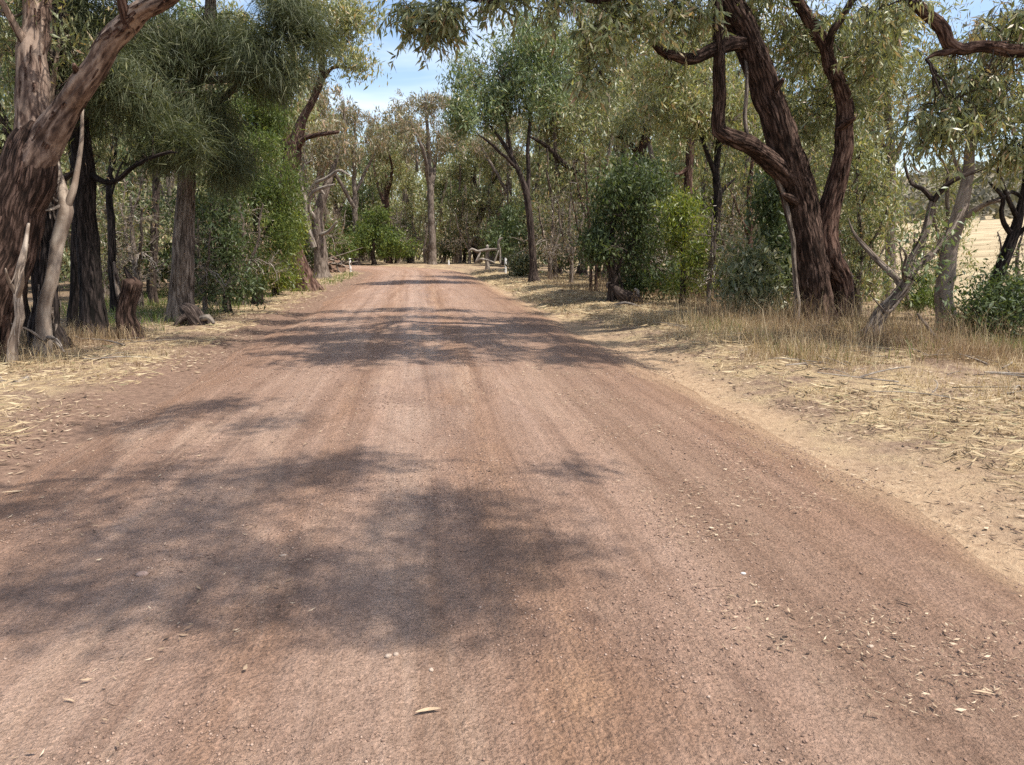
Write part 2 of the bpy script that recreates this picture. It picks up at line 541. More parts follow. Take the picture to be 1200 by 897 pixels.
def ground_z(x, y):
    x = np.asarray(x, float).ravel(); y = np.asarray(y, float).ravel()
    s, v = lateral(x, y)
    away = sstep(2.4, 4.2, np.abs(s))
    z = away * (0.10 * (fbm(xy3(x, y, 0.9), 3) - 0.5) + 0.05 * (fbm(xy3(x, y, 4.0), 5) - 0.5))
    z += 0.14 * sstep(3.2, 4.6, s) * (1 - sstep(6.5, 9, s)) + 0.05 * sstep(3.0, 4.0, -s)
    z += 0.5 * (fbm(xy3(x, y, 0.06), 8) - 0.5) * sstep(6, 25, np.abs(s))
    d = x - (8 - 0.125 * y)
    z += 0.072 * np.maximum(0, d - 10) * sstep(8, 30, d)
    hill = sstep(105, 330, d)
    z += hill * (24 + 16 * (fbm(xy3(x, y, 0.006), 21) - 0.5))
    z -= 0.03 * (1 - sstep(2.6, 3.4, np.abs(s)))
    return z


def gz(x, y):
    return float(ground_z([x], [y])[0])


def road_z(s, x, y):
    crown = 0.075 * (1 - (s / 2.9) ** 2)
    rough_p = sstep(0.46, 0.6, fbm(np.stack([s * 1.5, y * 0.7, np.zeros(len(s))], 1), 35, 4)) * sstep(14, 6, y)
    clod = rough_p * (0.022 * (fbm(xy3(x, y, 9.0), 36, 3) - 0.5) + 0.02 * (np.maximum(fbm(xy3(x, y, 24.0), 37, 2), 0.5) - 0.55))
    n = clod + 0.03 * (fbm(xy3(x, y, 0.8), 31) - 0.5) + 0.012 * (fbm(xy3(s * 3, y * 0.6, 1.0), 33) - 0.5)
    ruts = -0.014 * (np.exp(-((s + 1.75) / 0.3) ** 2) + np.exp(-((s - 0.05) / 0.3) ** 2) + np.exp(-((s - 1.5) / 0.28) ** 2))
    return crown + n + ruts


# ground sheet
ys = np.concatenate([np.arange(-14, 1.0, 0.5), 1.0 + np.cumsum(0.045 * 1.019 ** np.arange(330))])
ys = ys[ys < 700]
ys = np.concatenate([ys, [900.0, 1300.0]])
u = np.linspace(-1, 1, 330)
base = np.sinh(u * 6.2) / math.sinh(6.2) * 900
X, Y = np.meshgrid(base, ys)
X = X - 0.125 * np.clip(Y, -14, 46)
n_r, n_c = X.shape
Zg = ground_z(X, Y)
S_, V_ = lateral(X, Y)
Vg = np.stack([X.ravel(), Y.ravel(), Zg], 1)
i, j = np.meshgrid(np.arange(n_r - 1), np.arange(n_c - 1), indexing='ij')
Fg = np.stack([i * n_c + j, i * n_c + j + 1, (i + 1) * n_c + j + 1, (i + 1) * n_c + j], -1).reshape(-1, 4)
UVg = np.stack([S_, V_], 1)[Fg.ravel()]

m, nt, out = new_mat('verge_ground')
uv = nd(nt, 'ShaderNodeUVMap').outputs['UV']
pos = nd(nt, 'ShaderNodeNewGeometry').outputs['Position']
sx = nd(nt, 'ShaderNodeSeparateXYZ'); nt.links.new(uv, sx.inputs[0]); s_out = sx.outputs['X']
wob = math_n(nt, 'ADD', s_out, math_n(nt, 'MULTIPLY', math_n(nt, 'SUBTRACT', noise_n(nt, pos, 0.7, 4), 0.5), 2.2))
n1 = noise_n(nt, pos, 1.6, 6, 0.62)
n2 = noise_n(nt, pos, 14, 5, 0.65)
n3 = noise_n(nt, pos, 60, 4, 0.7)
dirt = ramp(nt, n2, [(0.3, (0.12, 0.08, 0.057)), (0.5, (0.22, 0.15, 0.105)), (0.7, (0.34, 0.245, 0.17))])
straw = ramp(nt, n3, [(0.33, (0.17, 0.115, 0.07)), (0.5, (0.36, 0.265, 0.155)), (0.66, (0.52, 0.41, 0.25))])
litt = ramp(nt, n1, [(0.42, (0, 0, 0)), (0.6, (1, 1, 1))])
col = mixc(nt, litt, dirt, straw)
tan = ramp(nt, n2, [(0.3, (0.3, 0.2, 0.125)), (0.6, (0.41, 0.29, 0.185)), (0.8, (0.48, 0.36, 0.24))])
mr = nd(nt, 'ShaderNodeMapRange', interpolation_type='SMOOTHSTEP'); mr.inputs['From Min'].default_value = 2.9; mr.inputs['From Max'].default_value = 3.7
mr.inputs['To Min'].default_value = 1; mr.inputs['To Max'].default_value = 0
nt.links.new(wob, mr.inputs['Value'])
pos_side = math_n(nt, 'GREATER_THAN', s_out, 0.0)
col = mixc(nt, math_n(nt, 'MULTIPLY', mr.outputs[0], pos_side), col, tan)
red = ramp(nt, n2, [(0.3, (0.13, 0.083, 0.06)), (0.7, (0.27, 0.175, 0.125))])
mr3 = nd(nt, 'ShaderNodeMapRange', interpolation_type='SMOOTHSTEP'); mr3.inputs['From Min'].default_value = -4.5; mr3.inputs['From Max'].default_value = -3.4
nt.links.new(wob, mr3.inputs['Value'])
col = mixc(nt, math_n(nt, 'MULTIPLY', mr3.outputs[0], math_n(nt, 'SUBTRACT', 1.0, pos_side)), col, red)
field = ramp(nt, noise_n(nt, pos, 0.35, 5, 0.6), [(0.35, (0.27, 0.205, 0.125)), (0.5, (0.4, 0.315, 0.195)), (0.68, (0.48, 0.39, 0.25))])
mr2 = nd(nt, 'ShaderNodeMapRange', interpolation_type='SMOOTHSTEP'); mr2.inputs['From Min'].default_value = 12; mr2.inputs['From Max'].default_value = 20
nt.links.new(s_out, mr2.inputs['Value'])
col = mixc(nt, mr2.outputs[0], col, field)
sep = nd(nt, 'ShaderNodeSeparateXYZ'); nt.links.new(pos, sep.inputs[0])
mr4 = nd(nt, 'ShaderNodeMapRange'); mr4.inputs['From Min'].default_value = 9.5; mr4.inputs['From Max'].default_value = 12.5
nt.links.new(math_n(nt, 'ADD', sep.outputs['Z'], math_n(nt, 'MULTIPLY', noise_n(nt, pos, 0.05, 3), 3.0)), mr4.inputs['Value'])
col = mixc(nt, mr4.outputs[0], col, ramp(nt, noise_n(nt, pos, 0.08, 5), [(0.35, (0.13, 0.115, 0.085)), (0.65, (0.25, 0.21, 0.14))]))
hgt = math_n(nt, 'ADD', n2, math_n(nt, 'MULTIPLY', n3, 0.5))
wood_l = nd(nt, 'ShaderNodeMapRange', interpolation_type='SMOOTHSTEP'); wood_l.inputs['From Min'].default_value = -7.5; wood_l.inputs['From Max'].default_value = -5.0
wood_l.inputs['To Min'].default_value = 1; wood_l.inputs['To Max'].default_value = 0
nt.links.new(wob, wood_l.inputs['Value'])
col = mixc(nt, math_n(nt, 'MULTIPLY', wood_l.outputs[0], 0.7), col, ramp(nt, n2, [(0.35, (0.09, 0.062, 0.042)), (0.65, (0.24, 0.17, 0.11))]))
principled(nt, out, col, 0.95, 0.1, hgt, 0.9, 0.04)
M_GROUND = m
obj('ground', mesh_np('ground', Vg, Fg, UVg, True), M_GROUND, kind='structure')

# road: a crowned sheet whose ragged edges sink into the verge
v_st = np.concatenate([np.arange(0, 15.0, 0.25), 15.0 + np.cumsum(0.016 * 1.0078 ** np.arange(600))])
v_st = v_st[v_st < CLL[-1] - 1]
s_st = np.linspace(-3.55, 3.45, 230)
cx = np.interp(v_st, CLL, CL[:, 0]); cy = np.interp(v_st, CLL, CL[:, 1])
tx = np.interp(v_st, CLL, CLT[:, 0]); ty = np.interp(v_st, CLL, CLT[:, 1])
ln = np.hypot(tx, ty); tx /= ln; ty /= ln
SS, VV = np.meshgrid(s_st, v_st)
RX = cx[:, None] + ty[:, None] * SS; RY = cy[:, None] - tx[:, None] * SS
edge = np.abs(SS) + 0.5 * (fbm(np.stack([VV.ravel() * 0.6, SS.ravel() * 0.7, np.zeros(VV.size)], 1), 41, 4).reshape(VV.shape) - 0.5)
RZ = ground_z(RX, RY).reshape(RX.shape) * sstep(2.3, 3.0, np.abs(SS)) + road_z(SS.ravel(), RX.ravel(), RY.ravel()).reshape(RX.shape)
RZ = np.maximum(RZ, 0.0 + 0 * RZ) * 1.0
RZ = RZ + 0.03 - 0.13 * sstep(2.55, 3.35, edge)
nr, nc = RX.shape
i, j = np.meshgrid(np.arange(nr - 1), np.arange(nc - 1), indexing='ij')
Fr = np.stack([i * nc + j, i * nc + j + 1, (i + 1) * nc + j + 1, (i + 1) * nc + j], -1).reshape(-1, 4)
UVr = np.stack([SS.ravel(), VV.ravel()], 1)[Fr.ravel()]
m, nt, out = new_mat('dirt_road')
uv = nd(nt, 'ShaderNodeUVMap').outputs['UV']
pos = nd(nt, 'ShaderNodeNewGeometry').outputs['Position']
sx = nd(nt, 'ShaderNodeSeparateXYZ'); nt.links.new(uv, sx.inputs[0]); s_out = sx.outputs['X']
streak = noise_n(nt, mapping(nt, uv, (2.4, 0.16, 1)), 1.0, 6, 0.62, 0.35)
streak2 = noise_n(nt, mapping(nt, uv, (11, 0.7, 1)), 1.0, 5, 0.6, 0.3)
patch = noise_n(nt, mapping(nt, uv, (1.3, 0.75, 1)), 1.0, 6, 0.66, 0.5)
fine = noise_n(nt, pos, 95, 4, 0.75)
mid = noise_n(nt, pos, 26, 5, 0.7)
tracks = None
sw = math_n(nt, 'ADD', s_out, math_n(nt, 'MULTIPLY', math_n(nt, 'SUBTRACT', streak, 0.5), 0.6))
bands = ramp(nt, math_n(nt, 'MULTIPLY_ADD', sw, 1 / 6.6, 0.5), [
    (0.0, (0.05, 0.05, 0.05)), (0.10, (0.35, 0.35, 0.35)), (0.2, (0.75, 0.75, 0.75)), (0.29, (0.9, 0.9, 0.9)), (0.37, (0.4, 0.4, 0.4)),
    (0.46, (0.95, 0.95, 0.95)), (0.55, (0.25, 0.25, 0.25)), (0.62, (0.7, 0.7, 0.7)), (0.72, (1, 1, 1)), (0.82, (0.6, 0.6, 0.6)), (1.0, (0.1, 0.1, 0.1))])
k = math_n(nt, 'ADD', math_n(nt, 'MULTIPLY', bands, 0.55), math_n(nt, 'MULTIPLY', patch, 0.5))
base_c = ramp(nt, k, [(0.30, (0.39, 0.24, 0.145)), (0.46, (0.29, 0.178, 0.117)), (0.62, (0.335, 0.225, 0.165)), (0.8, (0.42, 0.3, 0.225))])
col = mixc(nt, ramp(nt, streak2, [(0.35, (0, 0, 0)), (0.7, (0.5, 0.5, 0.5))]), base_c, (0.38, 0.245, 0.17))
dk = ramp(nt, noise_n(nt, mapping(nt, uv, (2.0, 0.9, 1), (3, 7, 0)), 1.0, 6, 0.7, 0.6), [(0.5, (0, 0, 0)), (0.66, (0.6, 0.6, 0.6))])
col = mixc(nt, dk, col, (0.235, 0.148, 0.105))
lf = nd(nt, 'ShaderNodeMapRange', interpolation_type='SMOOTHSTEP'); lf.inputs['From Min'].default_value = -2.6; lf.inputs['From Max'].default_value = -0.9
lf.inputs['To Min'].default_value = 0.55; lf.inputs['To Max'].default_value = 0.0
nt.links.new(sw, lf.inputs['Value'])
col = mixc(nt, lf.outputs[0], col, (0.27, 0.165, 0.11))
dust = ramp(nt, noise_n(nt, mapping(nt, uv, (1.8, 0.32, 1), (11, 3, 0)), 1.0, 7, 0.68, 0.7), [(0.52, (0, 0, 0)), (0.66, (0.7, 0.7, 0.7))])
col = mixc(nt, dust, col, (0.46, 0.325, 0.235))
speck = ramp(nt, fine, [(0.28, (0.45, 0.42, 0.4)), (0.45, (1, 1, 1)), (0.68, (1.0, 1.0, 1.0)), (0.8, (1.3, 1.28, 1.25))])
ed = nd(nt, 'ShaderNodeMapRange', interpolation_type='SMOOTHSTEP'); ed.inputs['From Min'].default_value = 2.35; ed.inputs['From Max'].default_value = 2.95
nt.links.new(math_n(nt, 'ADD', s_out, math_n(nt, 'MULTIPLY', math_n(nt, 'SUBTRACT', noise_n(nt, mapping(nt, uv, (2.5, 0.8, 1)), 1.0, 6, 0.68), 0.5), 1.3)), ed.inputs['Value'])
rt = nd(nt, 'ShaderNodeMapRange', interpolation_type='SMOOTHSTEP'); rt.inputs['From Min'].default_value = 0.5; rt.inputs['From Max'].default_value = 1.7
nt.links.new(sw, rt.inputs['Value'])
col = mixc(nt, math_n(nt, 'MULTIPLY', rt.outputs[0], 0.62), col, (0.26, 0.158, 0.1))
col = mixc(nt, ed.outputs[0], col, (0.4, 0.275, 0.17))
lines = noise_n(nt, mapping(nt, uv, (4.6, 0.09, 1), (2, 5, 0)), 1.0, 6, 0.66, 0.5)
col = mixc(nt, 1.0, col, ramp(nt, lines, [(0.34, (0.78, 0.74, 0.71)), (0.5, (0.97, 0.96, 0.95)), (0.66, (1.1, 1.1, 1.11))]), 'MULTIPLY')
vg = nd(nt, 'ShaderNodeTexVoronoi'); vg.inputs['Scale'].default_value = 120
nt.links.new(pos, vg.inputs['Vector'])
vs = nd(nt, 'ShaderNodeSeparateColor'); nt.links.new(vg.outputs['Color'], vs.inputs[0])
col = mixc(nt, 1.0, col, ramp(nt, vs.outputs[0], [(0.0, (0.72, 0.7, 0.69)), (0.3, (0.98, 0.97, 0.97)), (0.8, (1.1, 1.08, 1.09)), (1.0, (1.32, 1.29, 1.28))]), 'MULTIPLY')
col = mixc(nt, 1.0, col, (1.0, 0.985, 0.97), 'MULTIPLY')
col = mixc(nt, 1.0, col, speck, 'MULTIPLY')
col = mixc(nt, 1.0, col, ramp(nt, mid, [(0.3, (0.74, 0.72, 0.7)), (0.6, (1.04, 1.04, 1.04))]), 'MULTIPLY')
rough = ramp(nt, math_n(nt, 'ADD', k, math_n(nt, 'MULTIPLY', math_n(nt, 'SUBTRACT', mid, 0.5), 0.4)), [(0.5, (0.9, 0.9, 0.9)), (0.8, (0.5, 0.5, 0.5))])
sh = ramp(nt, math_n(nt, 'ABSOLUTE', math_n(nt, 'ADD', sw, 0.02)), [(0.12, (1, 1, 1)), (0.42, (0, 0, 0))])
shn = math_n(nt, 'MULTIPLY', sh, ramp(nt, patch, [(0.38, (0, 0, 0)), (0.55, (1, 1, 1))]))
rough = mixc(nt, shn, rough, (0.34, 0.34, 0.34))
vor = nd(nt, 'ShaderNodeTexVoronoi'); vor.inputs['Scale'].default_value = 55; vor.inputs['Randomness'].default_value = 1.0
nt.links.new(pos, vor.inputs['Vector'])
grav = math_n(nt, 'MULTIPLY', math_n(nt, 'SUBTRACT', 0.7, vor.outputs['Distance']), ramp(nt, k, [(0.4, (1, 1, 1)), (0.8, (0.25, 0.25, 0.25))]))
hgt = math_n(nt, 'ADD', math_n(nt, 'ADD', math_n(nt, 'MULTIPLY', mid, 0.9), math_n(nt, 'MULTIPLY', fine, 0.5)), math_n(nt, 'ADD', math_n(nt, 'MULTIPLY', grav, 0.5), math_n(nt, 'MULTIPLY', streak2, 0.8)))
principled(nt, out, col, rough, 0.35, hgt, 1.0, 0.034)
M_ROAD = m
Vr = np.stack([RX.ravel(), RY.ravel(), RZ.ravel()], 1)
obj('road', mesh_np('road', Vr, Fr, UVr, True), M_ROAD, kind='structure')


def surf_z(x, y):
    """height of whatever lies on top: road or verge"""
    x = np.asarray(x, float).ravel(); y = np.asarray(y, float).ravel()
    s, v = lateral(x, y)
    g = ground_z(x, y)
    e = np.abs(s) + 0.5 * (fbm(np.stack([v * 0.6, s * 0.7, np.zeros(len(s))], 1), 41, 4) - 0.5)
    r = np.maximum(g * sstep(2.3, 3.0, np.abs(s)) + road_z(s, x, y), 0) + 0.03 - 0.13 * sstep(2.55, 3.35, e)
    return np.where(np.abs(s) < 3.45, np.maximum(r, g), g)


# ------------------------------------------------------------------ trees
def limb_path(pts, w_px, seed, wiggle=0.03, sink=False, step=0.12, flare=0.0, bury=0.35):
    """pts: (px, py, D) traced in the photograph with its own distance; w_px: widths there in pixels"""
    Pw = np.array([at(*p) for p in pts])
    Rw = np.array([w / 2 * p[2] / FPX for w, p in zip(w_px, pts)])
    if sink:
        g = gz(Pw[0, 0], Pw[0, 1])
        Pw[0, 2] = g - bury
    PR = spline(np.hstack([Pw, Rw[:, None]]), step)
    P, R = PR[:, :3], np.maximum(PR[:, 3], 0.004)
    n = len(P)
    q = np.stack([np.linspace(0, n * 0.13, n), np.full(n, seed * 1.37), np.zeros(n)], 1)
    wob = np.stack([vnoise(q * 1.9, 1), vnoise(q * 1.9, 2), vnoise(q * 1.9, 3)], 1) - 0.5
    P = P + wob * wiggle * sstep(0, 6, np.arange(n))[:, None]
    if flare:
        hgt = P[:, 2] - (P[0, 2] + bury)
        R = R * (1 + flare * np.exp(-np.maximum(hgt, 0) / 0.22))
    return P, R


def sample_blob(c, r, n, seed, gap):
    out = []
    tries = 0
    while len(out) < n and tries < 40:
        d = norm(rng.normal(size=(n * 2, 3)))
        rad = rng.random((n * 2, 1)) ** 0.42
        rag = 0.55 + 0.85 * vnoise(d * 1.9 + seed * 0.77 + c * 0.3, seed + 3)[:, None]
        p = c + d * rad * rag * r
        keep = fbm(p * 0.95 + seed, seed, 2) > gap
        keep &= ~((d[:, 2] < -0.35) & (rad[:, 0] > 0.75))
        out.extend(p[keep]); tries += 1
    return np.array(out[:n])


def grow(nodes, blobs, seed, gap=0.42, per=24, thick=1.0):
    """sub-limbs and twigs from the limbs to leaf clusters spread through the crown's volume"""
    Vs, cl, dirs = [], [], []
    nodes = np.asarray(nodes)
    for bi, (c, r, n) in enumerate(blobs):
        c = np.asarray(c, float); r = np.asarray(r, float)
        ns = max(2, n // per)
        tips = c + norm(rng.normal(size=(ns, 3))) * r * (0.25 + 0.5 * rng.random((ns, 1)))
        new = [nodes]
        A, B, E = [], [], []
        for t in tips:
            dd = np.linalg.norm(nodes - t, axis=1) + 0.8 * np.maximum(0, nodes[:, 2] - t[2])
            a = nodes[dd.argmin()]
            L = np.linalg.norm(t - a)
            A.append(a); E.append(t)
            B.append((a + t) / 2 + np.array([0, 0, 0.18 * L]) + rng.normal(size=3) * 0.12 * L)
        A, B, E = map(np.array, (A, B, E))
        P = bezier(A, B, E, 9)
        L = np.linalg.norm(E - A, axis=1)
        P[:, 1:] += rng.normal(size=P[:, 1:].shape) * (0.025 * L)[:, None, None]
        R0 = (0.012 + 0.007 * np.minimum(L, 3.5)) * thick
        R = R0[:, None] * np.linspace(1, 0.35, 9)[None]
        Vs.append(batch_tubes(P, R, 5))
        fresh = P.reshape(-1, 3)
        pool = np.vstack([fresh, nodes])
        pts = sample_blob(c, r, n, seed + bi * 7, gap)
        if len(pts) == 0: continue
        dm = np.linalg.norm(pts[:, None] - pool[None], axis=2)
        a = pool[dm.argmin(1)]
        L = np.linalg.norm(pts - a, axis=1)
        mid = (a + pts) / 2 + np.stack([np.zeros(len(L)), np.zeros(len(L)), 0.2 * L], 1) + rng.normal(size=pts.shape) * (0.1 * L)[:, None]
        P = bezier(a, mid, pts, 4)
        R = ((0.0045 + 0.0045 * L) * thick)[:, None] * np.linspace(1.1, 0.4, 4)[None]
        Vs.append(batch_tubes(P, R, 3))
        cl.append(pts); dirs.append(norm(P[:, -1] - P[:, -2]))
    return cat_mesh(Vs), np.vstack(cl), np.vstack(dirs)


def px_blob(px, py, D, rx, ry, rd, n):
    c = at(px, py, D)
    return (c, (rx * D / FPX, rd, ry * D / FPX), n)


def shade_blob(px, py, rx, ry, h, n):
    """leafage h metres up that shades the ground seen at (px, py)"""
    g = on_ground(px, py)
    c = g + SUN * (h / SUN[2])
    return (c, (rx, ry, 0.55 * max(rx, 0.4)), n)


def tree(name, label, cat, limbs, blobs, bark='gum', leaf='gum', group=None, seed=1, k=28, L=0.13, W=0.026, droop=0.5,
         spread=None, gap=0.42, limb_bark=None, sides=14, rough=0.06, ridges=0.0, lump=0.06, style='leaf', thick=1.0, twig='grey', flare=0.5, per=24, wiggle=0.06, bury=0.35, strips=0, strip_bark=None, step=0.12, sprays_on=False, **kw):
    sprays_on = kw.get('sprays', sprays_on)
    first = limbs[0][0][0]
    b = at(*first)
    origin = np.array([b[0], b[1], gz(b[0], b[1])])
    t = obj(name, None, label=label, cat=cat, group=group, loc=origin)
    nodes, strip_parts = [], []
    for li, lm in enumerate(limbs):
        pts, w = lm[0], lm[1]
        lb = lm[2] if len(lm) > 2 else bark
        P, R = limb_path(pts, w, seed * 10 + li, wiggle=wiggle, sink=(li == 0 or pts[0][:2] == limbs[0][0][0][:2] or (len(lm) > 3 and lm[3])), flare=flare if li == 0 or (len(lm) > 3 and lm[3]) else 0, bury=bury, step=step)
        big = R.max() > 0.1
        V, F, UV = tube(P - origin, R, sides if big else 9, rough, seed + li, ridges if big else 0, lump)
        obj('trunk' if li == 0 or (len(lm) > 3 and lm[3]) else 'limb', mesh_np('limb', V, F, UV, True), BARK[lb], t)
        if strips and R.max() > 0.06:
            ns = int(strips * len(P) * step / 3 * (R.max() / 0.25) ** 0.5) + 4
            sv = loose_bark(P, R, ns, origin, width=min(0.035, R.max() * 0.25))
            strip_parts.append(sv)
        half = len(P) // 2 if li == 0 else len(P) // 3
        nodes.append(P[half:])
    nodes = np.vstack(nodes)
    if strip_parts:
        V, F, UV = cat_mesh(strip_parts)
        obj('loose_bark', mesh_np('loose_bark', V, F, UV, True), BARK[strip_bark or bark], t, kind='stuff')
    if blobs:
        if style == 'needle':
            blobs = [(c_, r_, int(n_ * 1.6)) for c_, r_, n_ in blobs]
        (V, F, UV), cl, dr = grow(nodes, blobs, seed, gap, per, thick)
        tw_ = (V - origin, F, UV)
        if sprays_on:
            V, F, tw2 = sprays(cl - origin, k, L, W, droop)
            tw_ = cat_mesh([tw_, tw2])
        obj('twigs', mesh_np('twigs', *tw_, True), BARK[twig], t, kind='stuff')
        if sprays_on:
            pass
        elif style == 'leaf':
            sp = spread if spread is not None else (0.2, 0.2, 0.24)
            V, F = leaves(cl - origin, k, sp, L, W, droop)
        else:
            d = norm(dr * 0.6 + np.array([0, 0, -0.55]))
            V, F = needles(cl - origin, d, k, spread or np.array([0.2, 0.2, 0.15]), L, W, 0.55)
        if k:
            obj('crown', mesh_np('crown', V, F), LEAF[leaf], t, kind='stuff')
    return t


def loose_bark(P, R, n, origin, width=0.03, length=0.35, peel=0.05):
    idx = rng.integers(1, max(2, len(P) - 2), n)
    T = norm(np.gradient(P, axis=0))[idx]
    r = norm(np.cross(T, rng.normal(size=(n, 3))))
    w = np.cross(T, r)
    L = length * (0.3 + 0.9 * rng.random((n, 1))); W_ = width * (0.4 + rng.random((n, 1)))
    pe = peel * rng.random((n, 1)) ** 2
    c = P[idx] + r * (R[idx] * 1.03)[:, None]
    rows = []
    for f_ in (0, 0.35, 0.7, 1.0):
        p = c - T * L * f_ + r * (0.006 + pe * f_ ** 2) + w * (rng.random((n, 1)) - 0.5) * 0.03 * f_
        ww = W_ * (1 - 0.6 * f_ ** 2)
        rows += [p - w * ww / 2, p + w * ww / 2]
    V = np.stack(rows, 1).reshape(-1, 3) - origin
    b = np.arange(n)[:, None] * 8
    F = np.stack([b + [0, 1, 3, 2], b + [2, 3, 5, 4], b + [4, 5, 7, 6]], 1).reshape(-1, 4)
    uv = np.tile(np.array([[0, 0], [0.05, 0], [0.05, 0.2], [0, 0.2]]), (len(F), 1)) + np.repeat(rng.random((len(F), 2)) * 3, 4, 0)
    return V, F, uv


def copy_thing(src, loc, rotz=0.0, scale=1.0, label=None, group=None):
    r = src.copy(); C.objects.link(r)
    r.location = loc; r.rotation_euler = (0, 0, rotz); r.scale = (scale,) * 3 if np.isscalar(scale) else scale
    if label: r['label'] = label
    if group: r['group'] = group
    for ch in list(src.children):
        c = ch.copy(); C.objects.link(c); c.parent = r
    return r

# ---- left side, near to far
tree('gum_tree', 'big leaning gum at the left edge with a pale upright stem and slanting limb', 'tree',
     [([(-40, 445, 10.2), (-22, 380, 10.3), (0, 310, 10.4), (20, 245, 10.5), (34, 200, 10.5), (42, 165, 10.5), (46, 140, 10.5)], [80, 70, 66, 62, 60, 44, 12], 'stringy'),
      ([(18, 262, 10.5), (33, 205, 10.5), (40, 160, 10.55), (40, 110, 10.6), (38, 70, 10.7), (44, 0, 10.9), (50, -120, 11.3), (30, -260, 11.8)], [40, 44, 38, 34, 31, 28, 24, 14]),
      ([(20, 245, 10.5), (44, 192, 10.45), (62, 155, 10.4), (80, 127, 10.3), (106, 86, 10.1), (140, 38, 9.9), (168, 14, 9.7), (202, -6, 9.5), (270, -70, 9.3)], [20, 38, 36, 28, 25, 24, 20, 17, 9]),
      ([(152, 30, 9.8), (146, 16, 9.7), (140, -4, 9.6), (140, -40, 9.5)], [15, 12, 10, 6], 'red'),
      ([(34, 60, 10.7), (18, 30, 10.5), (-20, -30, 10.2)], [10, 8, 5]),
      ([(98, 98, 10.2), (90, 82, 10.0), (88, 74, 9.9)], [12, 8, 4], 'red')],
     [px_blob(40, -150, 11, 150, 90, 1.7, 140), px_blob(230, -110, 9.6, 90, 60, 1.2, 70), px_blob(-60, 0, 10.5, 60, 90, 1.4, 60),
      px_blob(90, -40, 10.5, 60, 30, 1.0, 30)],
     bark='gum', leaf='gum', seed=3, k=26, L=0.14, W=0.03, lump=0.1, rough=0.09, sides=40, ridges=0.1, flare=0.3, strips=45, strip_bark='red', step=0.08, sprays=True)

tree('gum_tree', 'dark shaggy-barked trunk behind the pale slender stem at far left', 'tree',
     [([(56, 428, 11.6), (53, 340, 11.6), (55, 260, 11.7), (55, 180, 11.8), (62, 60, 12), (75, -80, 12.4)], [36, 27, 26, 25, 22, 14]),
      ([(58, 230, 11.7), (82, 205, 11.6), (92, 198, 11.5), (72, 208, 11.0)][:3], [9, 6, 3]),
      ([(52, 300, 11.6), (38, 270, 11.5), (30, 238, 11.4)], [8, 5, 2])],
     [px_blob(70, -90, 12.4, 130, 100, 2.0, 130), px_blob(20, 70, 12.6, 60, 80, 1.4, 70)],
     bark='black', leaf='gum_green', seed=5, k=24, lump=0.14, rough=0.12, ridges=0.2, sides=40, flare=0.5, strips=70, strip_bark='grey', step=0.08)

tree('gum_sapling', 'pale smooth slender stem curving in front of the dark shaggy trunk at far left', 'tree',
     [([(44, 415, 10.9), (53, 372, 10.9), (60, 325, 10.9), (70, 282, 11.0), (76, 246, 11.0), (72, 222, 11.1), (64, 190, 11.2), (58, 140, 11.4), (70, 40, 11.6)], [20, 15, 14, 15, 17, 12, 10, 7, 3]),
      ([(77, 246, 11.0), (85, 225, 11.0), (90, 200, 11.1), (100, 130, 11.2)], [9, 8, 6, 3]),
      ([(66, 236, 11.0), (52, 224, 10.8), (42, 216, 10.7)], [4, 3, 1.5], 'dead'),
      ([(74, 240, 11.0), (60, 246, 10.8), (48, 248, 10.6)], [4, 3, 1.5], 'dead')],
     [px_blob(70, 60, 11.5, 50, 50, 0.9, 34)], bark='pale', leaf='gum', seed=7, k=22, lump=0.08, rough=0.03, sides=16, flare=0.4)

tree('gum_sapling', 'short pale stem with peeling bark strips at the left edge', 'tree',
     [([(10, 432, 9.9), (15, 400, 9.9), (22, 372, 9.9), (19, 345, 9.9), (21, 316, 9.9), (30, 285, 10.0), (34, 262, 10.1)], [11, 9, 10, 9, 7, 5, 3]),
      ([(20, 350, 9.9), (26, 334, 9.8), (28, 318, 9.7)], [6, 5, 1.5]),
      ([(19, 345, 9.9), (10, 328, 9.8), (7, 315, 9.7)], [5, 4, 1.5])],
     [], bark='pale', seed=9, lump=0.2, rough=0.1, sides=12, strips=60)

for q, (px, D, w, lean, lab) in enumerate([(26, 12.6, 15, -6, 'thin black stem squeezed between the big leaning gum and the shaggy trunk'), (84, 14.5, 10, 5, 'thin dark stem just left of the straight black she-oak'),
                                           (134, 17.5, 9, -5, 'thin dark stem rising behind the broken leaning stump'), (178, 20, 9, 6, 'slim dark stem between the stump and the brown she-oak trunk'), (247, 22.5, 8, 4, 'slim dark stem right of the brown she-oak trunk')]):
    by = 290 + FPX * EYE / D
    tree('gum_sapling', lab, 'tree', [([(px, by, D), (px + lean * 0.4, by - 70, D), (px + lean, by - 150, D + 0.1), (px - lean * 0.3, by - 230, D + 0.2), (px + lean * 1.5, by - 320, D + 0.3)], [w * 1.15, w, w * 0.85, w * 0.65, w * 0.3]),
                                       ([(px + lean * 0.8, by - 140, D), (px + lean + 12, by - 175, D), (px + lean + 26, by - 200, D)], [w * .35, w * .25, w * .1])],
         [px_blob(px + 10, by - 290, D + 0.2, 40, 50, 1.0, 50), px_blob(px + lean + 26, by - 205, D, 16, 18, 0.5, 14)], bark='black' if q < 3 else 'dark', leaf='gum', seed=131 + q, k=22, L=0.13, W=0.03, ridges=0.14, sides=16, gap=0.45, flare=0.3)

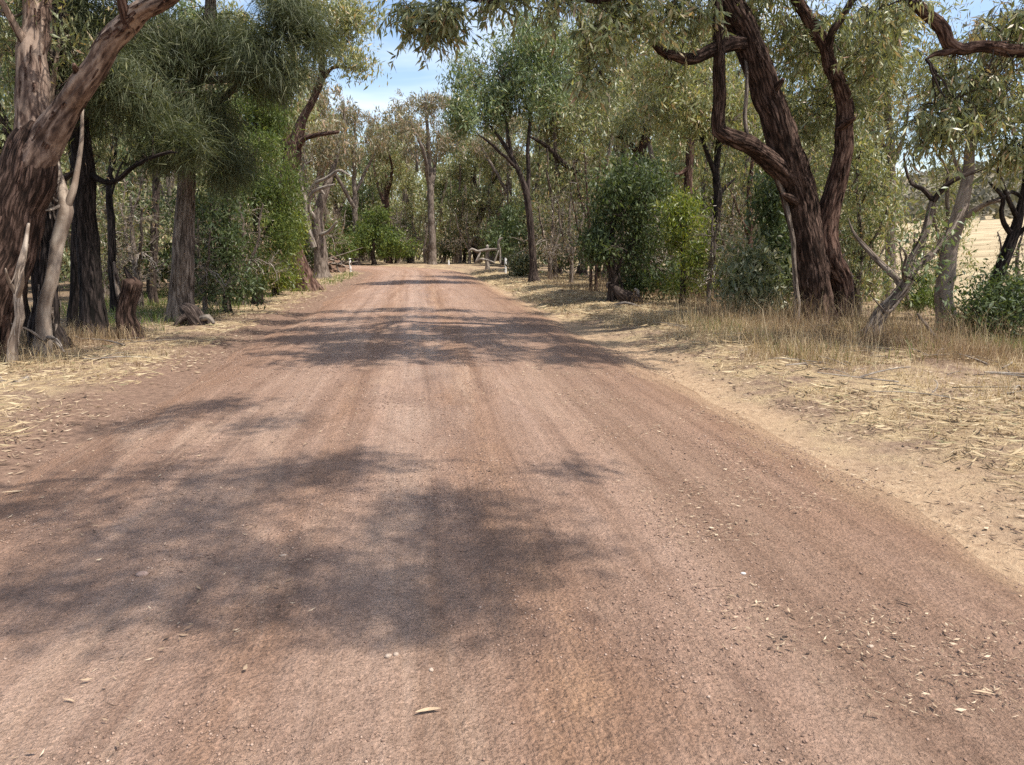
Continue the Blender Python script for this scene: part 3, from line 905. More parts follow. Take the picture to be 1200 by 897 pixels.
tree('she_oak', 'straight black-trunked she-oak second from the left edge', 'tree',
     [([(110, 402, 13.0), (107, 340, 13.0), (101, 260, 13.1), (97, 190, 13.2), (90, 100, 13.3), (96, -40, 13.5), (110, -220, 13.8)], [36, 25, 23, 22, 19, 15, 6]),
      ([(92, 140, 13.2), (120, 120, 13.0), (150, 118, 12.8), (176, 112, 12.6)], [8, 6, 4, 2]),
      ([(98, 200, 13.2), (130, 215, 13.0), (158, 195, 12.8), (190, 180, 12.6), (206, 178, 12.5)], [8, 6, 5, 4, 2]),
      ([(92, 90, 13.3), (60, 60, 13.4), (30, 40, 13.6)], [8, 5, 3])],
     [px_blob(160, 110, 12.8, 60, 42, 1.0, 90), px_blob(100, 40, 13.4, 62, 60, 1.2, 110), px_blob(190, 172, 12.7, 42, 24, 0.8, 60), px_blob(110, -80, 13.5, 90, 60, 1.6, 110),
      px_blob(90, 130, 13.8, 30, 40, .8, 40)],
     bark='black', leaf='she_oak', seed=11, style='needle', k=52, L=0.24, W=0.006, gap=0.48, ridges=0.18, rough=0.1, sides=32, twig='dark', flare=0.25, strips=40)

tree('tree_stump', 'broken leaning reddish stump with charred hollow, left verge', 'stump',
     [([(160, 400, 13.0), (150, 385, 13.0), (147, 368, 13.0), (152, 348, 13.0), (158, 330, 13.0)], [30, 22, 18, 19, 21]),
      ([(147, 366, 13.0), (140, 345, 13.05), (136, 322, 13.1), (133, 308, 13.1)], [9, 7, 6, 3], 'grey'),
      ([(158, 334, 13.0), (150, 322, 13.0), (146, 312, 13.0)], [9, 6, 2], 'black')],
     [], bark='stringy', seed=13, lump=0.2, rough=0.16, ridges=0.2, sides=30, flare=0.25, strips=40)

tree('she_oak', 'brown-trunked she-oak with wide feathery dark crown, beside the thin sapling on the left', 'tree',
     [([(212, 382, 15.6), (213, 345, 15.6), (214, 300, 15.6), (216, 250, 15.7), (219, 195, 15.8), (228, 110, 15.9), (245, 20, 16.1), (250, -120, 16.4)], [34, 27, 25, 21, 18, 15, 12, 6]),
      ([(222, 160, 15.8), (258, 120, 15.6), (290, 88, 15.4), (330, 70, 15.2)], [9, 7, 6, 3]),
      ([(232, 95, 15.9), (270, 92, 15.7), (292, 84, 15.5), (320, 40, 15.2), (350, 10, 15.0)], [9, 8, 6, 4, 2]),
      ([(218, 200, 15.8), (190, 180, 15.6), (168, 178, 15.4)], [8, 6, 3]),
      ([(226, 120, 15.9), (200, 90, 15.6), (180, 50, 15.4)], [8, 6, 3])],
     [px_blob(245, 150, 15.6, 55, 50, 1.1, 110), px_blob(318, 85, 15.3, 45, 40, 1.0, 90), px_blob(345, 40, 15.2, 30, 45, 0.9, 70), px_blob(250, 30, 16, 70, 45, 1.4, 120),
      px_blob(180, 160, 15.5, 45, 35, 1.0, 70), px_blob(185, 60, 15.5, 50, 50, 1.1, 80), px_blob(260, -70, 16.2, 110, 50, 1.6, 110), px_blob(262, 195, 15.5, 24, 28, 0.7, 40)],
     bark='grey', leaf='she_oak', seed=17, style='needle', k=52, L=0.26, W=0.0062, gap=0.5, ridges=0.16, rough=0.12, sides=32, twig='dark', flare=0.25, strips=50)

tree('shrub', 'thin-stemmed dark green sapling right of the brown she-oak trunk', 'shrub',
     [([(266, 362, 18.0), (266, 330, 18.0), (267, 290, 18.0), (266, 240, 18.1), (262, 190, 18.2)], [9, 8, 7, 5, 2])],
     [px_blob(255, 250, 17.9, 44, 46, 0.9, 80), px_blob(275, 290, 17.8, 22, 28, 0.6, 55), px_blob(240, 305, 17.5, 26, 34, 0.7, 36), px_blob(285, 335, 17.6, 20, 18, 0.6, 36), px_blob(244, 340, 17.2, 18, 14, 0.6, 26)],
     bark='dark', leaf='shrub', seed=19, k=26, L=0.12, W=0.036, droop=0.45, gap=0.47, spread=(0.22, 0.22, 0.2))

tree('ballart_tree', 'bright green feathery native cherry left of the road, in front of the red gum', 'tree',
     [([(300, 345, 21), (301, 300, 21), (300, 250, 21.1), (297, 190, 21.2), (300, 120, 21.3)], [11, 9, 8, 6, 2]),
      ([(301, 290, 21), (322, 250, 21), (328, 210, 21)], [5, 4, 2])],
     [px_blob(300, 165, 21, 42, 50, 1.0, 110), px_blob(322, 225, 21, 34, 42, 0.9, 80), px_blob(282, 225, 21, 32, 40, 0.9, 60), px_blob(305, 125, 21.2, 26, 24, 0.7, 60), px_blob(300, 300, 21, 40, 32, 0.9, 70), px_blob(285, 330, 20.8, 26, 16, 0.8, 50), px_blob(330, 270, 21, 18, 40, 0.7, 50)],
     bark='dark', leaf='ballart', seed=23, style='leaf', k=56, L=0.12, W=0.022, droop=0.45, gap=0.47, spread=(0.18, 0.18, 0.18))

tree('wattle_bush', 'yellow-green leafy bush at the foot of the red-trunked gum', 'shrub',
     [([(322, 345, 24.5), (322, 320, 24.5), (324, 285, 24.6), (326, 255, 24.6)], [7, 6, 4, 2])],
     [px_blob(322, 285, 24.5, 27, 34, 0.9, 110), px_blob(305, 318, 24, 24, 18, .8, 70), px_blob(340, 272, 24.7, 16, 28, .6, 50), px_blob(332, 325, 24.2, 18, 13, .7, 40)],
     bark='dark', leaf='wattle', seed=29, k=36, L=0.14, W=0.04, droop=0.35, gap=0.46, spread=(0.2, 0.2, 0.18))

tree('gum_tree', 'tall red-trunked gum leaning over the left verge with a bare dead limb', 'tree',
     [([(364, 342, 27), (352, 318, 27), (342, 290, 27), (336, 255, 27), (334, 225, 27), (340, 200, 27), (345, 172, 27), (352, 148, 27.1), (363, 124, 27.2), (374, 100, 27.3), (377, 70, 27.4), (375, 35, 27.5), (368, -10, 27.6)], [31, 25, 22, 20, 19, 19, 16, 11, 8, 8, 7, 5, 3]),
      ([(338, 205, 27), (337, 180, 27), (333, 150, 26.9), (331, 110, 26.8), (342, 60, 26.7), (350, 10, 26.6), (346, -40, 26.6)], [10, 13, 11, 9, 7, 5, 3]),
      ([(347, 176, 27), (355, 164, 26.8), (370, 158, 26.6), (396, 155, 26.4)], [8, 6, 5, 3.5], 'red'),
      ([(376, 96, 27.3), (390, 80, 27.2), (405, 78, 27.0), (425, 84, 26.8)], [5, 4, 3, 2]),
      ([(340, 70, 26.7), (350, 40, 26.4), (362, 22, 26.2)], [4, 3, 2])],
     [px_blob(388, 38, 27.3, 42, 36, 1.2, 110), px_blob(360, -5, 27, 55, 30, 1.5, 120), px_blob(417, 80, 26.9, 22, 20, 0.8, 40), px_blob(415, 25, 27, 26, 26, 0.9, 55),
      px_blob(350, 50, 26.6, 30, 40, 1.0, 60), px_blob(340, -70, 27, 70, 40, 1.8, 80)],
     bark='red', leaf='gum_yellow', seed=31, k=26, L=0.19, W=0.042, gap=0.47, lump=0.12, sides=24, flare=0.15, ridges=0.16)

tree('dead_tree', 'weathered grey gum with bleached twisted branches, behind the red-trunked gum', 'tree',
     [([(377, 312, 38), (374, 280, 38), (372, 255, 38), (380, 225, 38.1), (388, 205, 38.2), (396, 180, 38.3)], [17, 14, 13, 10, 7, 3], 'grey'),
      ([(368, 290, 37.6), (360, 262, 37.5), (357, 235, 37.4), (352, 222, 37.3)], [7, 6, 5, 2]),
      ([(374, 262, 38), (362, 245, 37.6), (364, 230, 37.4), (375, 222, 37.2), (392, 216, 37)], [6, 5, 4, 4, 2]),
      ([(380, 228, 38), (370, 215, 37.8), (385, 208, 37.6), (398, 200, 37.4), (410, 206, 37.2)], [5, 4, 4, 3, 1.5]),
      ([(370, 275, 38), (385, 272, 37.6), (395, 260, 37.4)], [5, 4, 2]),
      ([(360, 240, 37.5), (352, 215, 37.3), (356, 195, 37.2), (366, 188, 37)], [4, 4, 3, 1.5])],
     [px_blob(392, 165, 38.5, 38, 30, 1.6, 60), px_blob(370, 190, 38.5, 26, 24, 1.2, 34)], bark='dead', leaf='gum_brown', seed=37, k=22, L=0.26, W=0.055, lump=0.15, sides=12, twig='dead', gap=0.45)

# ---- right side, far to near
tree('gum_tree', 'slender dark-trunked gum alone on the right verge by the white post', 'tree',
     [([(627, 338, 31), (624, 300, 31), (621, 260, 31), (618, 232, 31), (611, 208, 31), (600, 185, 31), (588, 165, 31), (574, 148, 31)], [12, 8.5, 8, 8, 6, 5.5, 4.5, 2.5]),
      ([(618, 236, 31), (619, 205, 31.2), (619, 170, 31.3), (622, 120, 31.5), (620, 60, 31.6)], [6, 5, 4.5, 3.5, 1.5]),
      ([(604, 196, 31), (590, 182, 30.6), (574, 168, 30.3), (560, 158, 30)], [4, 3.5, 3, 1.5]),
      ([(600, 184, 31), (596, 160, 31), (590, 130, 31), (588, 90, 31)], [4, 3.5, 3, 1.5])],
     [px_blob(575, 95, 31, 50, 42, 1.6, 190), px_blob(615, 55, 31.4, 62, 38, 1.8, 220), px_blob(548, 140, 30.3, 26, 32, 1.1, 90), px_blob(640, 105, 31.4, 42, 50, 1.4, 130),
      px_blob(590, 130, 31, 44, 34, 1.3, 130)],
     bark='dark', leaf='gum_green', seed=41, k=28, L=0.2, W=0.046, gap=0.41, sides=10, flare=0.6)

tree('gum_tree', 'grey-green gum with a dark sagging limb behind the slender gum, right', 'tree',
     [([(735, 322, 37), (728, 270, 37), (724, 222, 37), (735, 160, 37), (742, 100, 37), (735, 30, 37)], [16, 13, 12, 9, 6, 3]),
      ([(724, 224, 37), (705, 212, 36.6), (685, 206, 36.2), (665, 195, 36), (640, 172, 35.6), (620, 160, 35.3)], [11, 10, 9, 7, 5, 2]),
      ([(690, 208, 36.2), (675, 210, 36), (662, 220, 35.8)], [4, 3, 1.5]),
      ([(740, 120, 37), (700, 80, 36.6), (680, 40, 36.4)], [6, 4, 2])],
     [px_blob(690, 60, 36.5, 62, 50, 2.2, 200), px_blob(745, 50, 37, 55, 55, 2.0, 150), px_blob(650, 140, 36, 40, 28, 1.4, 80), px_blob(720, 130, 36.6, 50, 36, 1.6, 110), px_blob(700, -10, 37, 90, 40, 2, 90)],
     bark='dark', leaf='gum', seed=43, k=26, L=0.23, W=0.052, gap=0.42, sides=10)

tree('dead_sapling', 'bare twiggy dead sapling with thin reddish stems on the right verge', 'tree',
     [([(692, 340, 24), (692, 300, 24), (690, 250, 24), (687, 205, 24), (684, 170, 24)], [4, 3.4, 3, 2, 0.8]),
      ([(698, 338, 24.1), (699, 290, 24.1), (700, 230, 24), (703, 180, 24)], [3.6, 3, 2.2, 0.8], 'red', True),
      ([(690, 300, 24), (676, 260, 23.8), (668, 215, 23.6)], [2.4, 1.8, 0.7]),
      ([(700, 290, 24), (712, 250, 23.8), (716, 215, 23.6)], [2.4, 1.8, 0.7]),
      ([(691, 270, 24), (680, 230, 24.2), (672, 190, 24.3)], [2, 1.5, 0.6])],
     [px_blob(690, 215, 24, 34, 50, 0.9, 150), px_blob(680, 285, 24, 26, 40, 0.8, 110), px_blob(715, 270, 24, 18, 40, 0.6, 60)],
     bark='red', leaf='gum_dry', seed=47, k=1, L=0.1, W=0.03, gap=0.2, sides=7, twig='dead', thick=0.7, per=12)

tree('shrub', 'dense dark green glossy bush beside the curved charred log', 'shrub',
     [([(722, 345, 20), (718, 318, 20), (714, 290, 20), (722, 250, 20.1), (736, 210, 20.2)], [14, 12, 9, 6, 2]),
      ([(720, 320, 20), (738, 290, 20.1), (755, 250, 20.2)], [7, 5, 2])],
     [px_blob(738, 240, 20, 38, 54, 1.1, 130), px_blob(760, 215, 20.4, 22, 40, 0.8, 60), px_blob(712, 235, 20, 14, 30, 0.5, 30), px_blob(722, 285, 19.7, 26, 30, 0.8, 90), px_blob(765, 300, 20.3, 34, 46, 1.0, 80), px_blob(748, 205, 20.4, 28, 30, 0.8, 70), px_blob(745, 325, 20.6, 30, 18, 0.8, 60), px_blob(785, 330, 20.6, 26, 16, 0.8, 50)],
     bark='dark', leaf='shrub', seed=53, k=26, L=0.12, W=0.042, droop=0.5, gap=0.47, spread=(0.22, 0.22, 0.2))

tree('wattle_bush', 'bright yellow-green wattle bush in front of the black trunk on the right', 'shrub',
     [([(800, 348, 19), (801, 320, 19), (800, 290, 19), (803, 255, 19)], [7, 6, 4, 2])],
     [px_blob(803, 272, 19, 27, 40, 0.8, 90), px_blob(818, 305, 18.8, 24, 24, 0.7, 40), px_blob(797, 245, 19, 16, 16, 0.4, 30), px_blob(805, 330, 19, 30, 14, 0.7, 26)],
     bark='dark', leaf='wattle', seed=59, k=34, L=0.12, W=0.03, droop=0.4, gap=0.45, spread=(0.17, 0.17, 0.16))

tree('gum_tree', 'black-trunked gum standing behind the yellow-green wattle', 'tree',
     [([(834, 345, 22), (833, 310, 22), (836, 275, 22), (841, 235, 22), (839, 205, 22), (842, 150, 22), (838, 60, 22)], [15, 12, 11, 10, 8, 6, 3], 'black'),
      ([(840, 232, 22), (852, 218, 22.1), (862, 210, 22.2)], [5, 4, 2], 'black'),
      ([(839, 206, 22), (828, 180, 21.8), (815, 140, 21.6), (800, 100, 21.5)], [6, 5, 4, 2])],
     [px_blob(800, 130, 21.6, 50, 48, 1.5, 190), px_blob(850, 140, 22.2, 40, 50, 1.4, 130), px_blob(780, 70, 21.8, 50, 40, 1.5, 120), px_blob(840, 40, 22, 50, 40, 1.5, 110)],
     bark='black', leaf='gum_yellow', seed=61, k=28, L=0.16, W=0.034, gap=0.43, sides=12)

tree('gum_tree', 'reddish forked gum trunk between the dark glossy bush and the wattle', 'tree',
     [([(800, 325, 26), (804, 270, 26), (806, 230, 26), (808, 190, 26), (812, 160, 26), (826, 142, 26)], [13, 11, 10, 9, 8, 4]),
      ([(808, 195, 26), (795, 205, 25.8), (782, 200, 25.6)], [5, 4, 2]),
      ([(752, 300, 26.5), (750, 240, 26.4), (748, 190, 26.4), (758, 150, 26.3), (752, 90, 26.2)], [13, 12, 12, 9, 4], 'stringy', True),
      ([(748, 180, 26.4), (735, 165, 26.2), (722, 160, 26)], [7, 5, 2], 'stringy')],
     [px_blob(760, 110, 26, 46, 40, 1.6, 150), px_blob(815, 110, 26, 40, 44, 1.5, 110), px_blob(735, 150, 26, 26, 24, 1.0, 50)],
     bark='red', leaf='gum', seed=67, k=28, L=0.18, W=0.04, gap=0.43, sides=12)

tree('dry_shrub', 'leafless brown twiggy shrub behind the big two-stemmed gum', 'shrub',
     [([(878, 330, 21), (877, 290, 21), (878, 250, 21), (880, 210, 21), (882, 170, 21)], [9, 7, 6, 5, 2]),
      ([(878, 280, 21), (865, 245, 21), (855, 220, 21)], [4, 3, 1]),
      ([(878, 275, 21), (892, 240, 21), (898, 215, 21)], [4, 3, 1])],
     [px_blob(872, 250, 21, 26, 36, 0.8, 170), px_blob(885, 205, 21, 20, 26, 0.6, 70)], bark='red', leaf='gum_dry', seed=71, k=5, L=0.1, W=0.02, gap=0.2, twig='red', thick=0.6, per=14, sides=8)

tree('shrub', 'pale broad-leaved shrub at the left foot of the big two-stemmed gum', 'shrub',
     [([(888, 358, 15.6), (889, 335, 15.6), (892, 300, 15.6)], [6, 5, 2]),
      ([(889, 340, 15.6), (875, 315, 15.5), (868, 300, 15.4)], [4, 3, 1])],
     [px_blob(880, 318, 15.5, 24, 26, 0.6, 60), px_blob(895, 340, 15.2, 28, 16, 0.6, 50), px_blob(868, 338, 15.4, 22, 16, 0.6, 36)], bark='dark', leaf='pale_shrub', seed=73, k=22, L=0.16, W=0.05, droop=0.5, gap=0.3)
tree('shrub', 'dark broad-leaved shrub tucked against the big two-stemmed gum', 'shrub',
     [([(915, 358, 16.2), (914, 330, 16.2), (912, 295, 16.2), (905, 250, 16.3)], [6, 5, 3, 1.5])],
     [px_blob(916, 310, 16.1, 22, 36, 0.7, 80), px_blob(905, 245, 16.3, 14, 40, 0.6, 60)], bark='dark', leaf='shrub', seed=79, k=26, L=0.14, W=0.048, droop=0.5, gap=0.3)

tree('gum_tree', 'big two-stemmed stringybark gum with dark furrowed trunk on the right verge', 'tree',
     [([(958, 372, 14.2), (953, 335, 14.2), (946, 285, 14.2), (937, 235, 14.2), (925, 190, 14.1), (908, 135, 14.0), (889, 80, 13.9), (872, 35, 13.8), (852, 0, 13.7), (820, -70, 13.5), (790, -170, 13.4), (780, -290, 13.4)], [48, 39, 36, 37, 36, 33, 31, 30, 29, 24, 18, 10]),
      ([(988, 372, 14.4), (985, 335, 14.4), (972, 300, 14.3), (966, 268, 14.3), (978, 225, 14.3), (988, 165, 14.3), (988, 120, 14.2), (978, 90, 14.1), (966, 55, 14.0), (945, 20, 13.9), (925, -30, 13.7), (910, -120, 13.5), (930, -240, 13.5)], [30, 26, 28, 26, 21, 18, 17, 16, 14, 13, 12, 9, 4], 'red', True),
      ([(928, 215, 14.1), (905, 190, 13.9), (878, 172, 13.7), (848, 156, 13.5), (842, 145, 13.5), (844, 100, 13.4), (842, 40, 13.4), (840, -10, 13.4), (848, -90, 13.4)], [26, 21, 19, 17, 14, 13, 12, 11, 7]),
      ([(880, 52, 13.9), (860, 52, 13.6), (835, 58, 13.4), (810, 69, 13.2), (785, 65, 13.0), (768, 52, 12.9), (764, 44, 12.9)], [17, 15, 14, 12, 10, 8, 5]),
      ([(970, 62, 14.0), (975, 40, 13.8), (990, 15, 13.7), (1010, -20, 13.6), (1040, -120, 13.5)], [8, 9, 8, 7, 4]),
      ([(906, 192, 13.9), (918, 230, 14.0), (928, 280, 13.9), (932, 330, 13.8), (935, 380, 13.8)], [4, 5, 5, 6, 7], 'grey'),
      ([(830, -50, 13.5), (790, -34, 13.0), (740, -8, 12.2), (690, -2, 11.8), (640, -4, 11.6), (580, 1, 11.5), (530, -6, 11.6), (480, -20, 11.8)], [13, 11, 9, 8, 7, 6, 4, 2]),
      ([(936, 240, 14.1), (925, 232, 13.9), (917, 228, 13.8)], [12, 9, 5]),
      ([(900, 110, 13.9), (912, 100, 13.7), (918, 92, 13.6)], [11, 8, 4]),
      ([(984, 150, 14.2), (996, 142, 14.0), (1002, 138, 13.9)], [9, 7, 4], 'red'),
      ([(878, 175, 13.7), (874, 140, 13.7), (876, 90, 13.7), (872, 60, 13.8)], [5, 4.5, 4, 2], 'grey')],
     [px_blob(765, 40, 12.7, 32, 40, 0.8, 60), px_blob(730, 20, 12.6, 36, 46, 0.8, 70), px_blob(800, 15, 13.0, 36, 26, 0.8, 40),
      px_blob(930, 40, 14.6, 60, 50, 1.2, 110), px_blob(1010, 60, 14.4, 50, 60, 1.2, 110), px_blob(955, 130, 15.2, 44, 50, 1.0, 80), px_blob(880, -10, 14.0, 50, 30, 1.0, 60),
      px_blob(535, 16, 11.6, 30, 24, 0.4, 40), px_blob(503, 32, 11.7, 24, 24, 0.35, 22), px_blob(470, 6, 11.8, 22, 12, 0.35, 18), px_blob(590, -4, 11.5, 30, 14, 0.4, 20),
      px_blob(655, 8, 11.4, 30, 16, 0.35, 10), px_blob(705, 40, 11.4, 26, 36, 0.4, 24), px_blob(690, 88, 11.5, 14, 24, 0.3, 9), px_blob(620, -36, 11.6, 110, 22, 0.7, 50),
      ] + [shade_blob(px + 25 * math.sin(px * 0.37 + py), py, 0.95, 0.75, 9.6 + 0.8 * math.sin(px * 0.11 + py * 0.7), 52) for py in (368, 378, 390, 402, 414, 426) for px in range(330, 750, 72) if not (py > 420 and px > 690)]
     + [shade_blob(250, 402, 0.9, 0.8, 10.5, 44), shade_blob(190, 398, 0.8, 0.8, 11, 36), shade_blob(790, 402, 1.0, 0.7, 8, 40), shade_blob(860, 415, 0.8, 0.5, 8, 26)],
     bark='stringy', leaf='gum', seed=83, k=30, L=0.14, W=0.03, gap=0.42, sides=64, rough=0.07, ridges=0.2, lump=0.12, flare=0.45, twig='dark', strips=60, step=0.07, droop=0.7, wiggle=0.05, thick=0.6, sprays=True)

tree('gum_tree', 'thin straight grey gum between the big gum and the paddock view', 'tree',
     [([(1043, 345, 21), (1043, 300, 21), (1044, 240, 21), (1043, 170, 21.1), (1040, 100, 21.2), (1046, 20, 21.3)], [13, 11, 10, 9, 6, 3]),
      ([(1044, 200, 21), (1058, 165, 20.8), (1066, 120, 20.6)], [5, 4, 2]),
      ([(1043, 180, 21), (1020, 150, 21), (1000, 110, 21)], [5, 4, 2])],
     [px_blob(1020, 110, 21, 50, 46, 1.4, 150), px_blob(1075, 100, 21, 45, 50, 1.3, 110), px_blob(1000, 190, 21.2, 34, 46, 1.1, 110), px_blob(1030, 230, 20.8, 22, 26, 0.8, 60), px_blob(1050, 30, 21, 70, 40, 1.6, 110)],
     bark='grey', leaf='gum', seed=89, k=26, L=0.15, W=0.032, gap=0.44, sides=12)

tree('gum_sapling', 'leafy grey-green sapling close behind the right stem of the big gum', 'tree',
     [([(1008, 372, 16.5), (1006, 330, 16.5), (1010, 280, 16.6), (1004, 220, 16.6), (1012, 160, 16.7)], [7, 6, 5, 4, 1.5]), ([(1007, 310, 16.5), (1030, 270, 16.4), (1042, 235, 16.3)], [4, 3, 1])],
     [px_blob(1004, 215, 16.6, 32, 46, 0.8, 80), px_blob(1028, 262, 16.4, 26, 30, 0.7, 50), px_blob(998, 290, 16.5, 24, 34, 0.7, 46), px_blob(1020, 335, 16.3, 26, 20, 0.6, 30)],
     bark='grey', leaf='gum', seed=91, k=22, L=0.12, W=0.032, droop=0.45, gap=0.46, sides=10)

tree('dead_tree', 'leaning grey tree with crooked bare branches in front of the paddock', 'tree',
     [([(1010, 398, 12.5), (1030, 372, 12.5), (1050, 350, 12.5), (1065, 330, 12.5), (1070, 305, 12.6), (1082, 280, 12.6), (1090, 245, 12.7), (1094, 232, 12.7)], [18, 16, 14, 14, 11, 9, 8, 7]),
      ([(1094, 236, 12.7), (1108, 218, 12.6), (1128, 206, 12.5), (1150, 199, 12.4), (1170, 192, 12.3)], [7, 6, 5, 4, 2], 'dark'),
      ([(1094, 236, 12.7), (1082, 222, 12.8), (1070, 216, 12.9), (1062, 196, 13), (1060, 180, 13)], [6, 5, 4, 3, 1.5], 'dark'),
      ([(1062, 342, 12.5), (1046, 322, 12.6), (1028, 302, 12.7), (1012, 285, 12.8), (1000, 270, 13), (994, 255, 13.1)], [10, 8, 7, 5, 3, 1]),
      ([(1068, 318, 12.6), (1092, 298, 12.7), (1112, 272, 12.8), (1124, 252, 12.9), (1132, 238, 13)], [9, 8, 7, 6, 3]),
      ([(1064, 335, 12.5), (1058, 318, 12.3), (1062, 300, 12.2), (1056, 288, 12.1)], [5, 4, 3, 1]),
      ([(1108, 219, 12.6), (1112, 205, 12.6), (1106, 192, 12.6)], [3, 2.4, 1]),
      ([(1060, 345, 12.5), (1040, 365, 12.3), (1022, 352, 12.1)][:2] + [(1018, 345, 12.0)], [5, 3, 1]),
      ([(1075, 368, 12.2), (1088, 384, 12.0), (1100, 402, 11.8)], [3, 4, 3])],
     [px_blob(1085, 290, 12.6, 34, 26, 0.5, 26), px_blob(1070, 320, 12.4, 26, 20, 0.4, 20)], bark='grey', leaf='gum_green', seed=97, k=9, L=0.1, W=0.035, droop=0.4, gap=0.2, sides=14, twig='dark', lump=0.12, flare=0.25, per=6)

tree('gum_tree', 'pale mottled gum trunk in front of the straw paddock at right', 'tree',
     [([(1112, 402, 14), (1107, 365, 14), (1107, 330, 14), (1112, 295, 14), (1122, 258, 14), (1130, 222, 14), (1136, 185, 14.1), (1142, 140, 14.2), (1150, 60, 14.4)], [26, 20, 19, 18, 16, 13, 11, 9, 4]),
      ([(1122, 262, 14), (1140, 248, 13.8), (1160, 238, 13.6), (1176, 236, 13.4)], [9, 7, 5, 3]),
      ([(1132, 215, 14), (1120, 190, 14.1), (1112, 160, 14.2)], [5, 4, 2])],
     [px_blob(1130, 110, 14.2, 55, 46, 1.1, 90), px_blob(1160, 60, 14.4, 60, 50, 1.2, 80)], bark='pale', leaf='gum_brown', seed=101, sprays=True, k=26, L=0.13, W=0.028, gap=0.44, sides=18, lump=0.1, rough=0.06, flare=0.5)

tree('gum_tree', 'dark crooked tree with twisted limbs at the right edge', 'tree',
     [([(1160, 372, 13.6), (1165, 345, 13.6), (1172, 315, 13.6), (1182, 285, 13.6), (1190, 262, 13.6), (1196, 240, 13.6), (1206, 200, 13.6), (1215, 120, 13.6), (1225, 20, 13.7)], [19, 15, 14, 13, 11, 9, 8, 6, 4]),
      ([(1186, 276, 13.6), (1176, 262, 13.5), (1172, 246, 13.4), (1176, 232, 13.3), (1168, 222, 13.2), (1158, 214, 13.1)], [7, 6, 5, 5, 4, 2]),
      ([(1192, 256, 13.6), (1180, 230, 13.4), (1172, 205, 13.3), (1166, 185, 13.2)], [6, 5, 4, 2]),
      ([(1198, 232, 13.6), (1186, 225, 13.5), (1172, 232, 13.3), (1158, 236, 13.1)], [4, 4, 3, 2]),
      ([(1184, 284, 13.6), (1198, 270, 13.5), (1216, 250, 13.4)], [6, 5, 3])],
     [px_blob(1190, 130, 13.5, 40, 36, 0.9, 50), px_blob(1225, 190, 13.5, 26, 40, 0.8, 40), px_blob(1220, 40, 13.6, 60, 60, 1.2, 70)], bark='black', leaf='gum', seed=103, sprays=True, k=24, L=0.13, W=0.03, gap=0.4, sides=14, lump=0.12, twig='dark')

tree('shrub', 'low spreading dark green bush at the right edge below the crooked dark tree', 'shrub',
     [([(1172, 392, 12.8), (1172, 375, 12.8), (1170, 350, 12.8)], [5, 4, 2]), ([(1172, 385, 12.8), (1150, 370, 12.7), (1138, 362, 12.7)], [4, 3, 1])],
     [px_blob(1155, 372, 12.7, 34, 26, 0.7, 110), px_blob(1195, 365, 12.8, 34, 28, 0.8, 110), px_blob(1175, 345, 13.0, 30, 20, 0.6, 50)], bark='dark', leaf='shrub', seed=107, k=24, L=0.09, W=0.032, droop=0.3, gap=0.34, bury=0.1)

tree('gum_tree', 'gum beyond the right edge whose bare elbowed limb reaches in at upper right', 'tree',
     [([(1420, 440, 10.0), (1408, 360, 10.0), (1396, 250, 10.1), (1375, 120, 10.2), (1350, 20, 10.2), (1330, -60, 10.2), (1300, -160, 10.2)], [58, 44, 40, 36, 30, 20, 8]),
      ([(1376, 130, 10.2), (1330, 82, 10.3), (1270, 56, 10.4), (1200, 58, 10.5), (1150, 54, 10.5), (1128, 60, 10.5), (1112, 52, 10.5), (1108, 38, 10.5), (1096, 22, 10.5), (1078, 6, 10.5), (1058, -8, 10.5), (1020, -50, 10.4), (960, -90, 10.2)], [20, 18, 16, 15, 13, 13, 14, 14, 13, 12, 10, 8, 4]),
      ([(1122, 58, 10.5), (1106, 62, 10.5), (1094, 64, 10.5), (1084, 70, 10.5)], [9, 8, 5, 2])],
     [px_blob(1090, 150, 10.6, 40, 34, 0.6, 46), px_blob(1150, 125, 10.6, 46, 44, 0.6, 50), px_blob(1190, 30, 10.8, 40, 34, 0.7, 36), px_blob(1040, 10, 10.4, 40, 22, 0.5, 26), px_blob(1130, 90, 10.7, 40, 20, 0.5, 26),
      px_blob(1185, 170, 10.7, 26, 26, 0.5, 30), px_blob(1300, 0, 10.4, 70, 60, 1.0, 60)],
     bark='red', leaf='gum', seed=109, k=26, L=0.13, W=0.027, droop=0.8, gap=0.36, sides=40, lump=0.1, rough=0.07, ridges=0.14, spread=(0.15, 0.15, 0.2), twig='dark', strips=40, step=0.08, wiggle=0.06, sprays=True)
